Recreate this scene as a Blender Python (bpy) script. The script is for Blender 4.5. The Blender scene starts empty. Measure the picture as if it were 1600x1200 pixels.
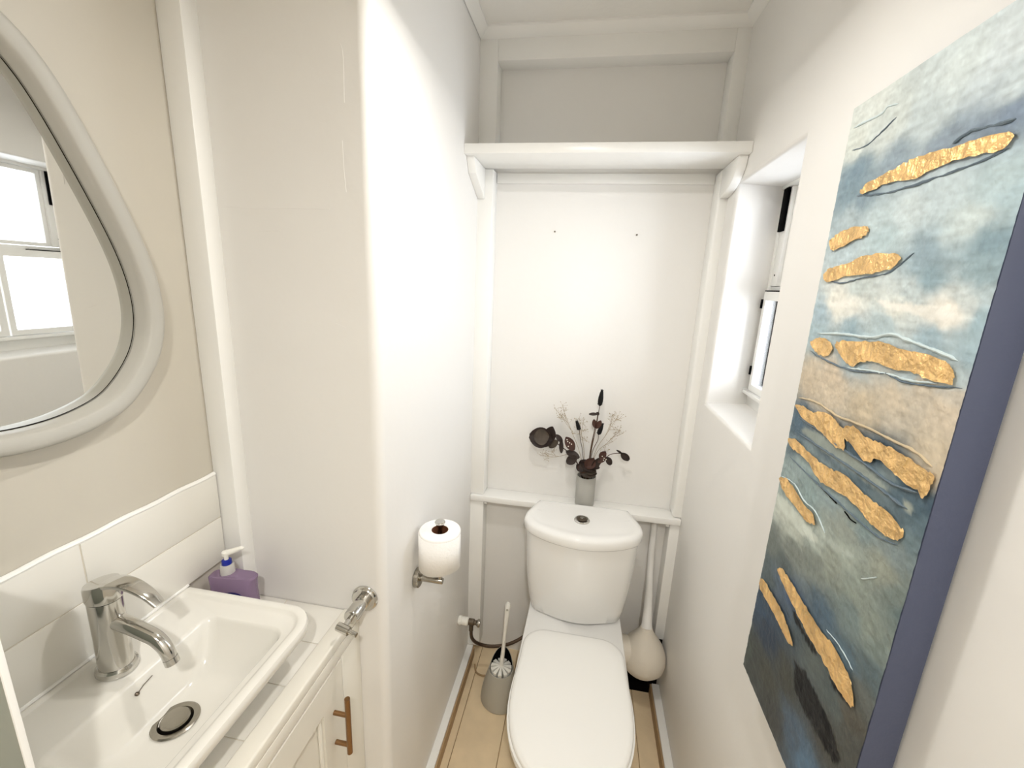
import bpy, bmesh, math, random
import numpy as np
from mathutils import Vector, Matrix, Euler, noise

scene = bpy.context.scene
COL = scene.collection

# ------------------------------------------------------------------ camera
F_PX = 670.0
CAM = Vector((0.0, 0.0, 1.585))
RW = np.array([[0.98462948, 0.16940678, 0.04249864],
               [0.07920319, -0.21622059, -0.97312667],
               [-0.15566517, 0.96153523, -0.22631473]])      # world -> (right, down, forward)
cd = bpy.data.cameras.new('camera')
cd.sensor_fit = 'HORIZONTAL'
cd.sensor_width = 36.0
cd.lens = F_PX / 1600.0 * 36.0
cd.clip_start = 0.02
cam = bpy.data.objects.new('camera', cd)
COL.objects.link(cam)
M3 = Matrix(((RW[0][0], -RW[1][0], -RW[2][0]),
             (RW[0][1], -RW[1][1], -RW[2][1]),
             (RW[0][2], -RW[1][2], -RW[2][2])))
cam.matrix_world = Matrix.Translation(CAM) @ M3.to_4x4()
scene.camera = cam

# ------------------------------------------------------------------ world, lights, exposure
scene.view_settings.view_transform = 'Standard'
scene.view_settings.look = 'None'
scene.view_settings.gamma = 1.0
scene.view_settings.use_curve_mapping = False
scene.view_settings.exposure = 0.17
scene.cycles.use_denoising = True
scene.cycles.max_bounces = 10
scene.cycles.diffuse_bounces = 5
scene.cycles.use_adaptive_sampling = True
scene.cycles.adaptive_threshold = 0.03
scene.cycles.sample_clamp_indirect = 6.0

w = bpy.data.worlds.new('overcast_sky')
scene.world = w
w.use_nodes = True
bg = w.node_tree.nodes['Background']
bg.inputs['Color'].default_value = (0.92, 0.965, 1.06, 1)
SKY = 9.0
bg.inputs['Strength'].default_value = SKY
LAMP_COL = (1.0, 0.98, 0.945)
LAMP_A = (-0.07, 0.78, 2.09, 3.7)  # x, y, z, watts of the two pendant lamps
LAMP_B = (0.10, -0.40, 2.12, 13.0)

# ------------------------------------------------------------------ main planes of the room (metres)
XL, XR = -0.393, 0.407            # side walls of the toilet recess
XS = -0.765                       # wall with mirror
YE = 0.775                        # wall at the end of the basin
YB, YP = 1.585, 1.52              # recessed back panels / front of timber posts
ZC = 2.36                         # ceiling
ZL = 0.769                        # top of the ledge behind the cistern
XO = XR + 0.21                    # outer face of window wall
YREAR = -1.3

def at(px, py, ax, val):
    """the point of a wall plane that shows at a pixel of the photograph"""
    d = RW.T @ np.array([(px - 800) / F_PX, (py - 600) / F_PX, 1.0])
    t = (val - CAM[ax]) / d[ax]
    return Vector([CAM[i] + d[i] * t for i in range(3)])

# ------------------------------------------------------------------ materials
def lin(c):
    return tuple((v / 255 / 12.92 if v / 255 <= 0.04045 else ((v / 255 + 0.055) / 1.055) ** 2.4) for v in c)

def mat(name, rgb, rough=0.5, metal=0.0, bump=0.0, bscale=40.0, vary=0.0, vscale=4.0, coat=0.0,
        detail=3.0, trans=0.0, ior=1.45, attr=None, bump2=0.0, b2scale=5.0, spec=0.5):
    m = bpy.data.materials.new(name)
    m.use_nodes = True
    nt = m.node_tree
    b = nt.nodes['Principled BSDF']
    col = tuple(lin(rgb)) + (1,)
    b.inputs['Base Color'].default_value = col
    b.inputs['Roughness'].default_value = rough
    b.inputs['Metallic'].default_value = metal
    b.inputs['IOR'].default_value = ior
    b.inputs['Specular IOR Level'].default_value = spec
    b.inputs['Coat Weight'].default_value = coat
    b.inputs['Transmission Weight'].default_value = trans
    tc = nt.nodes.new('ShaderNodeTexCoord')
    if attr:
        a = nt.nodes.new('ShaderNodeAttribute')
        a.attribute_name = attr
        nt.links.new(a.outputs['Color'], b.inputs['Base Color'])
    if vary > 0:
        n = nt.nodes.new('ShaderNodeTexNoise')
        n.inputs['Scale'].default_value = vscale
        n.inputs['Detail'].default_value = 4
        nt.links.new(tc.outputs['Object'], n.inputs['Vector'])
        hs = nt.nodes.new('ShaderNodeMapRange')
        hs.inputs['From Min'].default_value = 0.3
        hs.inputs['From Max'].default_value = 0.7
        hs.inputs['To Min'].default_value = 1 - vary
        hs.inputs['To Max'].default_value = 1 + vary
        nt.links.new(n.outputs['Fac'], hs.inputs['Value'])
        mx = nt.nodes.new('ShaderNodeMix')
        mx.data_type = 'RGBA'
        mx.blend_type = 'MULTIPLY'
        mx.inputs['Factor'].default_value = 1
        mx.inputs['A'].default_value = col
        if attr:
            nt.links.new(a.outputs['Color'], mx.inputs['A'])
        nt.links.new(hs.outputs['Result'], mx.inputs['B'])
        nt.links.new(mx.outputs['Result'], b.inputs['Base Color'])
    last = None
    for (s, sc) in ((bump, bscale), (bump2, b2scale)):
        if s > 0:
            n = nt.nodes.new('ShaderNodeTexNoise')
            n.inputs['Scale'].default_value = sc
            n.inputs['Detail'].default_value = detail
            nt.links.new(tc.outputs['Object'], n.inputs['Vector'])
            bp = nt.nodes.new('ShaderNodeBump')
            bp.inputs['Strength'].default_value = s
            bp.inputs['Distance'].default_value = 0.01
            nt.links.new(n.outputs['Fac'], bp.inputs['Height'])
            if last:
                nt.links.new(last.outputs['Normal'], bp.inputs['Normal'])
            nt.links.new(bp.outputs['Normal'], b.inputs['Normal'])
            last = bp
    return m

M = {}
M['plaster'] = mat('plaster_paint', (236, 234, 230), 0.55, bump=0.30, bscale=7, detail=4)
M['cream'] = mat('cream_wall_paint', (200, 194, 181), 0.55, bump=0.30, bscale=7, detail=4)
M['ceiling'] = mat('ceiling_paint', (244, 242, 237), 0.7, bump=0.08, bscale=60)
M['gloss'] = mat('gloss_white_wood_paint', (243, 242, 238), 0.28)
M['tile'] = mat('glazed_white_tile', (229, 226, 218), 0.12)
M['grout'] = mat('cream_grout', (214, 206, 190), 0.8, bump=0.1, bscale=120)
M['porcelain'] = mat('white_porcelain', (243, 242, 239), 0.08, coat=0.3)
M['ceramic'] = mat('cream_white_ceramic', (230, 227, 219), 0.10, coat=0.2)
M['vanity'] = mat('cream_white_cabinet_paint', (232, 228, 217), 0.32)
M['seat'] = mat('white_seat_plastic', (244, 243, 239), 0.22)
M['chrome'] = mat('polished_chrome', (205, 203, 198), 0.10, 1.0, bump=0.01, bscale=30)
M['steel'] = mat('brushed_steel', (165, 160, 150), 0.26, 1.0, bump=0.05, bscale=150)
M['darksteel'] = mat('tarnished_steel', (110, 100, 88), 0.35, 1.0, bump=0.05, bscale=150)
M['brass'] = mat('antique_brass', (150, 116, 82), 0.34, 1.0, bump=0.08, bscale=200)
M['vinyl'] = mat('tan_floor_board', (228, 207, 172), 0.45, bump=0.05, bscale=90, vary=0.06, vscale=14)
M['joint'] = mat('brown_floor_joint', (156, 128, 92), 0.8)
M['woodedge'] = mat('brown_skirting_face', (170, 142, 106), 0.6, bump=0.08, bscale=60, vary=0.06, vscale=20)
M['black'] = mat('matt_black', (5, 5, 6), 0.8, spec=0.1)
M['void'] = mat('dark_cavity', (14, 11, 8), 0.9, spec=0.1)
M['mirror'] = mat('mirror_glass', (226, 226, 222), 0.012, 1.0)
M['frame'] = mat('mirror_frame_paint', (178, 175, 166), 0.42, bump=0.03, bscale=40)
M['panel'] = mat('grey_green_paint', (152, 156, 146), 0.6, bump=0.08, bscale=80)
M['paper'] = mat('white_tissue_paper', (248, 246, 242), 0.9, bump=0.18, bscale=140)
M['card'] = mat('brown_card_core', (110, 66, 40), 0.9)
M['greyplastic'] = mat('grey_plastic', (176, 172, 160), 0.4)
M['white_plastic'] = mat('white_plastic', (240, 238, 230), 0.35)
M['blue'] = mat('blue_plastic', (20, 40, 150), 0.3)
M['navy'] = mat('navy_label', (30, 28, 92), 0.3)
M['soap'] = mat('purple_soap_bottle', (196, 172, 204), 0.10, trans=0.65, ior=1.2)
M['clear'] = mat('clear_plastic', (232, 230, 226), 0.15, trans=0.4, ior=1.3)
M['vase'] = mat('pale_grey_ceramic', (174, 172, 165), 0.5, bump=0.04, bscale=90)
M['leaf'] = mat('dried_brown_leaf', (50, 38, 33), 0.6, bump=0.1, bscale=60, vary=0.25, vscale=30)
M['leafgreen'] = mat('dried_olive_leaf', (76, 66, 56), 0.55, bump=0.1, bscale=60, vary=0.3, vscale=30)
M['rust'] = mat('dried_rust_leaf', (70, 42, 32), 0.6, bump=0.1, bscale=60, vary=0.25, vscale=30)
M['blackflower'] = mat('dyed_black_flower', (16, 14, 14), 0.9)
M['sprig'] = mat('dried_beige_sprig', (168, 152, 126), 0.9)
M['twig'] = mat('dried_brown_twig', (84, 64, 50), 0.8)
M['bead'] = mat('small_white_berry', (236, 230, 216), 0.5)
M['gold'] = mat('gold_leaf', (240, 200, 138), 0.40, 0.7, bump=0.9, bscale=75, vary=0.22, vscale=40, detail=6)
M['canvas'] = mat('painted_canvas', (180, 190, 190), 0.5, spec=0.25, attr='paint', bump=0.35, bscale=45, bump2=0.5, b2scale=14, vary=0.05, vscale=60)
M['canvasedge'] = mat('dark_blue_canvas_edge', (78, 84, 106), 0.6, bump=0.06, bscale=150)
M['ridge_light'] = mat('pale_blue_impasto', (198, 212, 214), 0.35, bump=0.2, bscale=60)
M['ridge_dark'] = mat('slate_impasto', (92, 108, 120), 0.35, bump=0.2, bscale=60)
M['ridge_beige'] = mat('beige_impasto', (196, 178, 146), 0.4, bump=0.2, bscale=60)
M['pipe'] = mat('cream_painted_pipe', (226, 218, 204), 0.55, bump=0.12, bscale=40)
M['hose'] = mat('braided_hose', (92, 76, 64), 0.4, 0.7, bump=0.3, bscale=300)

def glass_mat():
    m = bpy.data.materials.new('window_glass')
    m.use_nodes = True
    nt = m.node_tree
    for n in list(nt.nodes):
        nt.nodes.remove(n)
    o = nt.nodes.new('ShaderNodeOutputMaterial')
    t = nt.nodes.new('ShaderNodeBsdfTransparent')
    t.inputs['Color'].default_value = (0.97, 0.98, 0.98, 1)
    g = nt.nodes.new('ShaderNodeBsdfGlossy')
    g.inputs['Roughness'].default_value = 0.02
    fr = nt.nodes.new('ShaderNodeFresnel')
    fr.inputs['IOR'].default_value = 1.45
    mx = nt.nodes.new('ShaderNodeMixShader')
    nt.links.new(fr.outputs['Fac'], mx.inputs['Fac'])
    nt.links.new(t.outputs['BSDF'], mx.inputs[1])
    nt.links.new(g.outputs['BSDF'], mx.inputs[2])
    nt.links.new(mx.outputs['Shader'], o.inputs['Surface'])
    return m
M['glass'] = glass_mat()

def glow_mat():
    m = bpy.data.materials.new('warm_lamp_glow')
    m.use_nodes = True
    nt = m.node_tree
    b = nt.nodes['Principled BSDF']
    b.inputs['Base Color'].default_value = (0.9, 0.85, 0.75, 1)
    b.inputs['Emission Color'].default_value = (1.0, 0.82, 0.58, 1)
    b.inputs['Emission Strength'].default_value = 6.0
    return m
M['glow'] = glow_mat()

# ------------------------------------------------------------------ mesh helpers
def tag(o, label=None, cat=None, group=None, kind=None):
    if label: o['label'] = label
    if cat: o['category'] = cat
    if group: o['group'] = group
    if kind: o['kind'] = kind
    return o

def empty(name, loc, label=None, cat=None, group=None, kind=None):
    o = bpy.data.objects.new(name, None)
    o.empty_display_size = 0.03
    o.location = loc
    COL.objects.link(o)
    return tag(o, label, cat, group, kind)

def wloc(o):
    v = Vector(o.location)
    while o.parent:
        o = o.parent
        v += Vector(o.location)
    return v

def obj(name, bm, m, parent=None, smooth=35, kind=None):
    """link a bmesh authored in world coordinates as ONE object, its origin at the foot of the shape"""
    bm.normal_update()
    me = bpy.data.meshes.new(name)
    co = [v.co for v in bm.verts]
    lo = Vector([min(c[i] for c in co) for i in range(3)])
    hi = Vector([max(c[i] for c in co) for i in range(3)])
    c = Vector(((lo.x + hi.x) / 2, (lo.y + hi.y) / 2, lo.z))
    bmesh.ops.translate(bm, verts=bm.verts, vec=-c)
    bm.to_mesh(me)
    bm.free()
    me.materials.append(M[m] if isinstance(m, str) else m)
    if smooth:
        for p in me.polygons:
            p.use_smooth = True
        me.set_sharp_from_angle(angle=math.radians(smooth))
    o = bpy.data.objects.new(name, me)
    COL.objects.link(o)
    if parent:
        o.parent = parent
        o.location = c - wloc(parent)
    else:
        o.location = c
    if kind: o['kind'] = kind
    return o

def add_box(bm, x0, x1, y0, y1, z0, z1):
    v = [bm.verts.new(p) for p in ((x0, y0, z0), (x1, y0, z0), (x1, y1, z0), (x0, y1, z0),
                                   (x0, y0, z1), (x1, y0, z1), (x1, y1, z1), (x0, y1, z1))]
    for f in ((0, 3, 2, 1), (4, 5, 6, 7), (0, 1, 5, 4), (1, 2, 6, 5), (2, 3, 7, 6), (3, 0, 4, 7)):
        bm.faces.new([v[i] for i in f])
    return bm

def box(x0, x1, y0, y1, z0, z1, bev=0.0, seg=2):
    bm = add_box(bmesh.new(), x0, x1, y0, y1, z0, z1)
    if bev:
        bmesh.ops.bevel(bm, geom=bm.edges[:], offset=bev, segments=seg, profile=0.5, affect='EDGES')
    return bm

def add_loft(bm, rings, cap0=True, cap1=True):
    n = len(rings[0])
    vs = [[bm.verts.new(p) for p in r] for r in rings]
    for a, b in zip(vs, vs[1:]):
        for i in range(n):
            j = (i + 1) % n
            bm.faces.new((a[i], a[j], b[j], b[i]))
    if cap0: bm.faces.new(vs[0][::-1])
    if cap1: bm.faces.new(vs[-1])
    return bm

def loft(rings, cap0=True, cap1=True):
    bm = add_loft(bmesh.new(), rings, cap0, cap1)
    bmesh.ops.recalc_face_normals(bm, faces=bm.faces[:])
    return bm

def spline(pts, n, closed=False):
    P = [Vector(p) for p in pts]
    k = len(P)
    out = []
    segs = k if closed else k - 1
    for s in range(n):
        t = s / n * segs if closed else s / (n - 1) * segs
        i = min(int(t), segs - 1)
        u = t - i
        g = (lambda q: P[q % k]) if closed else (lambda q: P[max(0, min(k - 1, q))])
        a, b, c, d = g(i - 1), g(i), g(i + 1), g(i + 2)
        out.append(0.5 * ((2 * b) + (c - a) * u + (2 * a - 5 * b + 4 * c - d) * u * u + (3 * b - a - 3 * c + d) * u ** 3))
    return out

def add_tube(bm, pts, r, n=10, caps=True):
    pts = [Vector(p) for p in pts]
    rs = r if isinstance(r, (list, tuple)) else [r] * len(pts)
    rings = []
    up = None
    for i, p in enumerate(pts):
        t = (pts[min(i + 1, len(pts) - 1)] - pts[max(i - 1, 0)]).normalized()
        if up is None:
            up = Vector((0, 0, 1)) if abs(t.z) < 0.9 else Vector((1, 0, 0))
        a = t.cross(up)
        if a.length < 1e-6: a = t.orthogonal()
        a.normalize()
        b = a.cross(t).normalized()
        up = b
        rings.append([p + (a * math.cos(2 * math.pi * k / n) + b * math.sin(2 * math.pi * k / n)) * rs[i] for k in range(n)])
    add_loft(bm, rings, caps, caps)
    return bm

def tube(pts, r, n=12, caps=True):
    bm = add_tube(bmesh.new(), pts, r, n, caps)
    bmesh.ops.recalc_face_normals(bm, faces=bm.faces[:])
    return bm

def lathe(prof, origin, axis=(0, 0, 1), n=32, caps=True):
    """profile of (radius, height along axis)"""
    ax = Vector(axis).normalized()
    a = ax.orthogonal().normalized()
    b = ax.cross(a)
    o = Vector(origin)
    rings = [[o + ax * h + (a * math.cos(2 * math.pi * k / n) + b * math.sin(2 * math.pi * k / n)) * max(r, 1e-5) for k in range(n)] for r, h in prof]
    return loft(rings, caps, caps)

def rrect(x0, x1, y0, y1, r, z, n=6):
    """r: four corner radii in the order (x0,y0) (x1,y0) (x1,y1) (x0,y1)"""
    if not isinstance(r, (list, tuple)): r = [r] * 4
    out = []
    for (cx, cy, rr, a0) in ((x0 + r[0], y0 + r[0], r[0], 180), (x1 - r[1], y0 + r[1], r[1], 270),
                             (x1 - r[2], y1 - r[2], r[2], 0), (x0 + r[3], y1 - r[3], r[3], 90)):
        for k in range(n + 1):
            a = math.radians(a0 + 90 * k / n)
            out.append(Vector((cx + rr * math.cos(a), cy + rr * math.sin(a), z)))
    return out

def prism(poly, axis, a, b, bev=0.0):
    """poly of 2-D points in the two other axes, extruded along axis from a to b"""
    def P(p, t):
        q = list(p)
        q.insert(axis, t)
        return Vector(q)
    bm = bmesh.new()
    add_loft(bm, [[P(p, a) for p in poly], [P(p, b) for p in poly]])
    bmesh.ops.recalc_face_normals(bm, faces=bm.faces[:])
    if bev:
        bmesh.ops.bevel(bm, geom=bm.edges[:], offset=bev, segments=2, profile=0.5, affect='EDGES')
    return bm

# ================================================================== THE SETTING
# ---- floor: base sheet and separate boards
bm = add_box(bmesh.new(), XS - 0.2, XR + 0.15, YREAR, 1.494, -0.05, -0.004)
add_box(bm, XS - 0.2, 0.165, 1.494, 1.70, -0.05, -0.004)
fl = tag(obj('floor', bm, 'joint', smooth=0), 'tan boarded floor running under the toilet', 'floor', kind='structure')
xs = [XS - 0.1, -0.655, -0.495, -0.335, -0.175, -0.015, 0.145, 0.305, XR + 0.1]
for a, b in zip(xs, xs[1:]):
    g = 0.0011
    bm = box(a + g, b - g, YREAR, 1.493 if a > 0.1 else 1.60, -0.004, 0.0, 0.0012, 1)
    obj('floor_board', bm, 'vinyl', fl)

# ---- ceiling
tag(obj('ceiling', box(XS - 0.2, XR + 0.1, YREAR, 1.75, ZC, ZC + 0.05), 'ceiling', smooth=0),
    'off-white painted ceiling above the toilet recess', 'ceiling', kind='structure')

# ---- mirror wall
wl = tag(obj('wall_left', box(XS - 0.12, XS, YREAR, YE + 0.02, 0, ZC), 'cream', smooth=0),
         'cream painted wall carrying the teardrop mirror and white splash tiles', 'wall', kind='structure')
# splash tiles
tz = [(0.957, 1.0575), (1.0595, 1.159)]
ty = [(0.262, 0.4795), (0.4815, 0.739)]
for (z0, z1) in tz:
    for (y0, y1) in ty:
        obj('tile', box(XS + 0.002, -0.757, y0, y1, z0, z1, 0.0012, 2), 'tile', wl)
obj('grout_backing', box(XS, -0.7585, 0.262, 0.738, 0.96, 1.156), 'grout', wl)
obj('sealant_bead', tube([(-0.7605, y, 1.1605 + 0.001 * math.sin(y * 60)) for y in np.linspace(0.262, 0.738, 24)], 0.0048, 8), 'gloss', wl)

obj('basin_sealant', tube([(-0.7568, 0.262, 0.9572), (-0.7568, 0.643, 0.9572)], 0.0030, 8), 'gloss', wl)

# ---- wall block between the basin and the toilet recess, with its rounded arris
r = 0.022
arc = [(XL - r + r * math.cos(a), YE + r + r * math.sin(a)) for a in np.linspace(-math.pi / 2, 0, 9)]
poly = [(XS - 0.1, YE)] + arc + [(XL, 1.72), (XS - 0.1, 1.72)]
zs = np.linspace(0, ZC, 40)
bm = bmesh.new()
add_loft(bm, [[Vector((p[0] + (0.003 * noise.noise((z * 2.3, 1.7, 0)) if p[0] > XL - 0.03 else 0), p[1], z)) for p in poly] for z in zs])
bmesh.ops.recalc_face_normals(bm, faces=bm.faces[:])
wp = tag(obj('wall_partition', bm, 'plaster', smooth=40),
    'cream plaster wall with rounded corner between basin and toilet recess', 'wall', kind='structure')
# hairline plaster ridges on the end wall
for (pts) in ([(348, 322), (400, 326), (450, 325), (515, 327)], [(532, 68), (536, 90), (538, 160)], [(535, 220), (537, 260), (541, 300)],
              [(525, 505), (540, 512)], [(405, 360), (438, 360)]):
    q = spline([at(x, y, 1, YE - 0.0002) for x, y in pts], 14)
    obj('plaster_ridge', tube(q, 0.0005, 5), 'plaster', wp)
# ---- timber stud in the corner beside the mirror
tag(obj('trim_1', box(XS, -0.716, 0.740, YE + 0.005, 0, ZC, 0.002), 'gloss'),
    'narrow white timber corner post between mirror wall and end wall', 'trim', kind='structure')

# ---- right wall with its window opening
WY0, WY1, WZ0, WZ1 = 1.036, 1.443, 1.233, 1.900
WYO = 1.500                       # far jamb is splayed outwards
def wall_right():
    bm = bmesh.new()
    ys = [YREAR, WY0, WY1, 1.72]
    zz = [0, WZ0, WZ1, ZC]
    for x in (XR, XO):
        ys = [YREAR, WY0, WY1 if x == XR else WYO, 1.72]
        g = [[bm.verts.new((x, y, z)) for z in zz] for y in ys]
        for i in range(3):
            for j in range(3):
                if i == 1 and j == 1: continue
                f = (g[i][j], g[i][j + 1], g[i + 1][j + 1], g[i + 1][j])
                bm.faces.new(f if x == XR else f[::-1])
        if x == XR: A = g
        else: B = g
    ring = [(1, 1), (2, 1), (2, 2), (1, 2)]
    for k in range(4):
        (i, j), (p, q) = ring[k], ring[(k + 1) % 4]
        bm.faces.new((A[i][j], A[p][q], B[p][q], B[i][j]))
    for i in range(3):
        bm.faces.new((A[i][3], B[i][3], B[i + 1][3], A[i + 1][3]))
        bm.faces.new((A[i][0], A[i + 1][0], B[i + 1][0], B[i][0]))
    for j in range(3):
        bm.faces.new((A[0][j], A[0][j + 1], B[0][j + 1], B[0][j]))
        bm.faces.new((A[3][j], B[3][j], B[3][j + 1], A[3][j + 1]))
    bm.edges.ensure_lookup_table()
    ys = [YREAR, WY0, WY1, 1.72]
    inner = {(XR, ys[i], zz[j]) for i, j in ring}
    eds = [e for e in bm.edges if all(tuple(round(c, 5) for c in v.co) in {tuple(round(c, 5) for c in q) for q in inner} for v in e.verts)]
    bmesh.ops.bevel(bm, geom=eds, offset=0.012, segments=4, profile=0.5, affect='EDGES')
    bmesh.ops.recalc_face_normals(bm, faces=bm.faces[:])
    return bm
tag(obj('wall_right', wall_right(), 'plaster', smooth=40),
    'white plaster wall with the window opening and the blue and gold painting', 'wall', kind='structure')

# ---- wall behind the camera
tag(obj('wall_rear', box(XS - 0.2, XR + 0.2, YREAR - 0.1, YREAR, 0, ZC), 'plaster', smooth=0),
    'plain white wall behind the viewer', 'wall', kind='structure')

# ---- back of the recess: panels and timber frame
wb = tag(obj('wall_back', box(XL - 0.1, XR + 0.1, YB, YB + 0.10, 0.27, ZC), 'plaster', smooth=0),
         'white recessed back wall panel behind the toilet', 'wall', kind='structure')
obj('lower_panel', box(XL, XR + 0.01, YB, YB + 0.02, -0.20, 0.27), 'plaster', wb)
obj('cavity_shade_fill', box(0.160, XR + 0.02, 1.4945, YB - 0.0035, -0.08, -0.012), 'void', wb)  # near-black fill paints in the shade of the hole in the floor
obj('cavity_shade_back', box(0.160, XR + 0.01, YB - 0.003, YB - 0.0005, -0.17, -0.004), 'void', wb)
obj('cavity_shade_corner', box(0.372, XR + 0.01, 1.530, YB - 0.004, -0.17, 0.232), 'void', wb)  # dark box painted in for the shaded recess below the post
def nail(px, py):
    p = at(px, py, 1, YB)
    obj('nail', lathe([(0.0028, 0), (0.0028, 0.004), (0.001, 0.0055)], (p.x, YB, p.z), (0, -1, 0), 10), 'darksteel', wb)
nail(867, 362); nail(995, 367)

PB = 0.003
tag(obj('trim_2', box(XL - 0.01, -0.340, YP, YB + 0.01, ZL, 1.957, PB), 'gloss'),
    'white timber post left of the back panel above the ledge', 'trim', kind='structure')
tag(obj('trim_3', box(0.377, XR + 0.01, YP, YB + 0.01, ZL, 1.957, 0.008, 3), 'gloss'),
    'white timber post right of the back panel beside the window', 'trim', kind='structure')
tag(obj('trim_4', box(XL - 0.01, -0.340, YP, YB + 0.01, 0.05, ZL - 0.024, PB), 'gloss'),
    'white timber post below the ledge at the left wall', 'trim', kind='structure')
tag(obj('trim_5', box(0.372, XR + 0.01, YP, YB + 0.01, 0.235, ZL - 0.024, PB), 'gloss'),
    'white timber post below the ledge at the right wall', 'trim', kind='structure')
tag(obj('trim_6', box(XL - 0.01, -0.336, YP, YB + 0.01, 1.985, ZC, PB), 'gloss'),
    'white timber post above the high shelf at the left wall', 'trim', kind='structure')
tag(obj('trim_7', box(0.367, XR + 0.01, YP, YB + 0.01, 1.985, ZC, PB), 'gloss'),
    'white timber post above the high shelf at the right wall', 'trim', kind='structure')
tag(obj('trim_8', box(-0.337, 0.368, YP, YB + 0.01, 2.272, ZC, PB), 'gloss'),
    'white timber beam across the top of the recess under the ceiling', 'trim', kind='structure')
# small ceiling beads
cove = [(0, 0), (0.026, 0), (0.026, -0.006), (0.018, -0.016), (0.008, -0.024), (0, -0.028)]
tag(obj('trim_9', prism([(YP - a, ZC + b) for a, b in cove], 0, XL, XR), 'gloss'),
    'white ceiling bead along the beam over the recess', 'trim', kind='structure')
tag(obj('trim_10', prism([(XL + a, ZC + b) for a, b in cove], 1, YE, YP), 'gloss'),
    'white ceiling bead along the left wall of the recess', 'trim', kind='structure')
tag(obj('trim_11', prism([(XR - a, ZC + b) for a, b in cove], 1, YREAR, YP), 'gloss'),
    'white ceiling bead along the window wall', 'trim', kind='structure')

# ---- skirting
def skirt(name, x0, x1, y0, y1, xf, label):
    s = tag(obj(name, box(x0, x1, y0, y1, 0, 0.052, 0.003), 'gloss'), label, 'skirting', kind='structure')
    s2 = box(min(x1, xf) if xf > x1 else xf, max(x0, xf) if xf < x0 else xf, y0, y1, 0, 0.047, 0.001)
    obj('skirting_face', s2, 'woodedge', s)
skirt('baseboard_left', XL, -0.366, YE, YP, -0.360, 'white topped skirting with brown face along the left recess wall')
skirt('baseboard_right', 0.378, XR, YREAR, 1.49, 0.372, 'white topped skirting with brown face under the window wall')

# ---- window
win = empty('window_1', (XR + 0.14, (WY0 + WY1) / 2, WZ0), 'white framed window with one upper pane and two lower casements', 'window', kind='structure')
fx0, fx1 = 0.550, 0.600
FY = 1.486                        # far end of the frame
obj('jamb', box(fx0, fx1, 1.466, FY + 0.006, WZ0, WZ1, 0.002), 'gloss', win)
obj('jamb', box(fx0, fx1, WY0 - 0.005, WY0 + 0.016, WZ0, WZ1, 0.002), 'gloss', win)
obj('head', box(fx0 - 0.006, fx1, WY0, FY, WZ1 - 0.009, WZ1 + 0.005, 0.002), 'gloss', win)
obj('bottom_rail', box(fx0 - 0.004, fx1, WY0, FY, WZ0 - 0.004, 1.272, 0.002), 'gloss', win)
obj('window_board', box(fx0 - 0.024, fx1, WY0, FY - 0.004, 1.272, 1.284, 0.002), 'gloss', win)
obj('transom', box(fx0 + 0.006, fx1, WY0, 1.466, 1.588, 1.612, 0.002), 'gloss', win)
def sash(y0, y1, z0, z1, x0, x1, st, top, bot, name):
    bm = bmesh.new()
    for b in ((y0, y0 + st, z0, z1), (y1 - st, y1, z0, z1), (y0 + st, y1 - st, z0, z0 + bot), (y0 + st, y1 - st, z1 - top, z1)):
        add_box(bm, x0, x1, *b)
    s = obj(name, bm, 'gloss', win, smooth=0)
    obj('pane', box((x0 + x1) / 2 - 0.002, (x0 + x1) / 2 + 0.002, y0 + st - 0.004, y1 - st + 0.004, z0 + bot - 0.004, z1 - top + 0.004), 'glass', s, smooth=0)
    return s
ym = 1.238
s1 = sash(ym + 0.003, 1.462, 1.286, 1.596, fx0 - 0.012, fx0 + 0.014, 0.018, 0.026, 0.020, 'casement')
s2 = sash(WY0 + 0.0195, ym - 0.003, 1.286, 1.596, fx0 - 0.012, fx0 + 0.014, 0.022, 0.026, 0.020, 'casement')
s3 = sash(WY0 + 0.017, 1.424, 1.613, WZ1 - 0.010, fx0 + 0.012, fx0 + 0.034, 0.014, 0.014, 0.014, 'fixed_light')
bd = obj('side_board', box(fx0 + 0.002, fx0 + 0.036, 1.4245, 1.4655, 1.613, WZ1 - 0.0095, 0.001), 'gloss', win)
obj('screw', lathe([(0.003, 0), (0.0025, 0.0012)], (fx0 + 0.002, 1.447, 1.645), (-1, 0, 0), 10), 'black', bd)
obj('black_plate', box(fx0 - 0.006, fx0 + 0.0018, 1.4330, 1.4645, 1.770, 1.8895, 0.001), 'black', bd)
obj('dark_gap_strip', box(fx0 - 0.004, fx0 + 0.012, 1.4622, 1.4658, 1.288, 1.597), 'black', s1)  # black strips paint in the dark gaps around the casement
obj('dark_gap_strip', box(fx0 - 0.010, fx0 + 0.012, ym + 0.1, 1.465, 1.5965, 1.6000), 'black', s1)
for z in (1.545, 1.335):
    obj('hinge', tube([(fx0 - 0.013, 1.4645, z), (fx0 - 0.013, 1.4645, z + 0.028)], 0.0045, 8), 'black', s1)
# daylight portal in the opening of the window
pl = bpy.data.lights.new('window_portal', 'AREA')
pl.shape = 'RECTANGLE'
pl.size = WYO - WY0 - 0.004
pl.size_y = WZ1 - WZ0
pl.cycles.is_portal = True
po = bpy.data.objects.new('window_portal', pl)
po.matrix_world = Matrix.Translation((XO + 0.005, (WY0 + WYO) / 2, (WZ0 + WZ1) / 2)) @ Matrix(((0, 0, 1), (1, 0, 0), (0, 1, 0))).to_4x4()
COL.objects.link(po)
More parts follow.
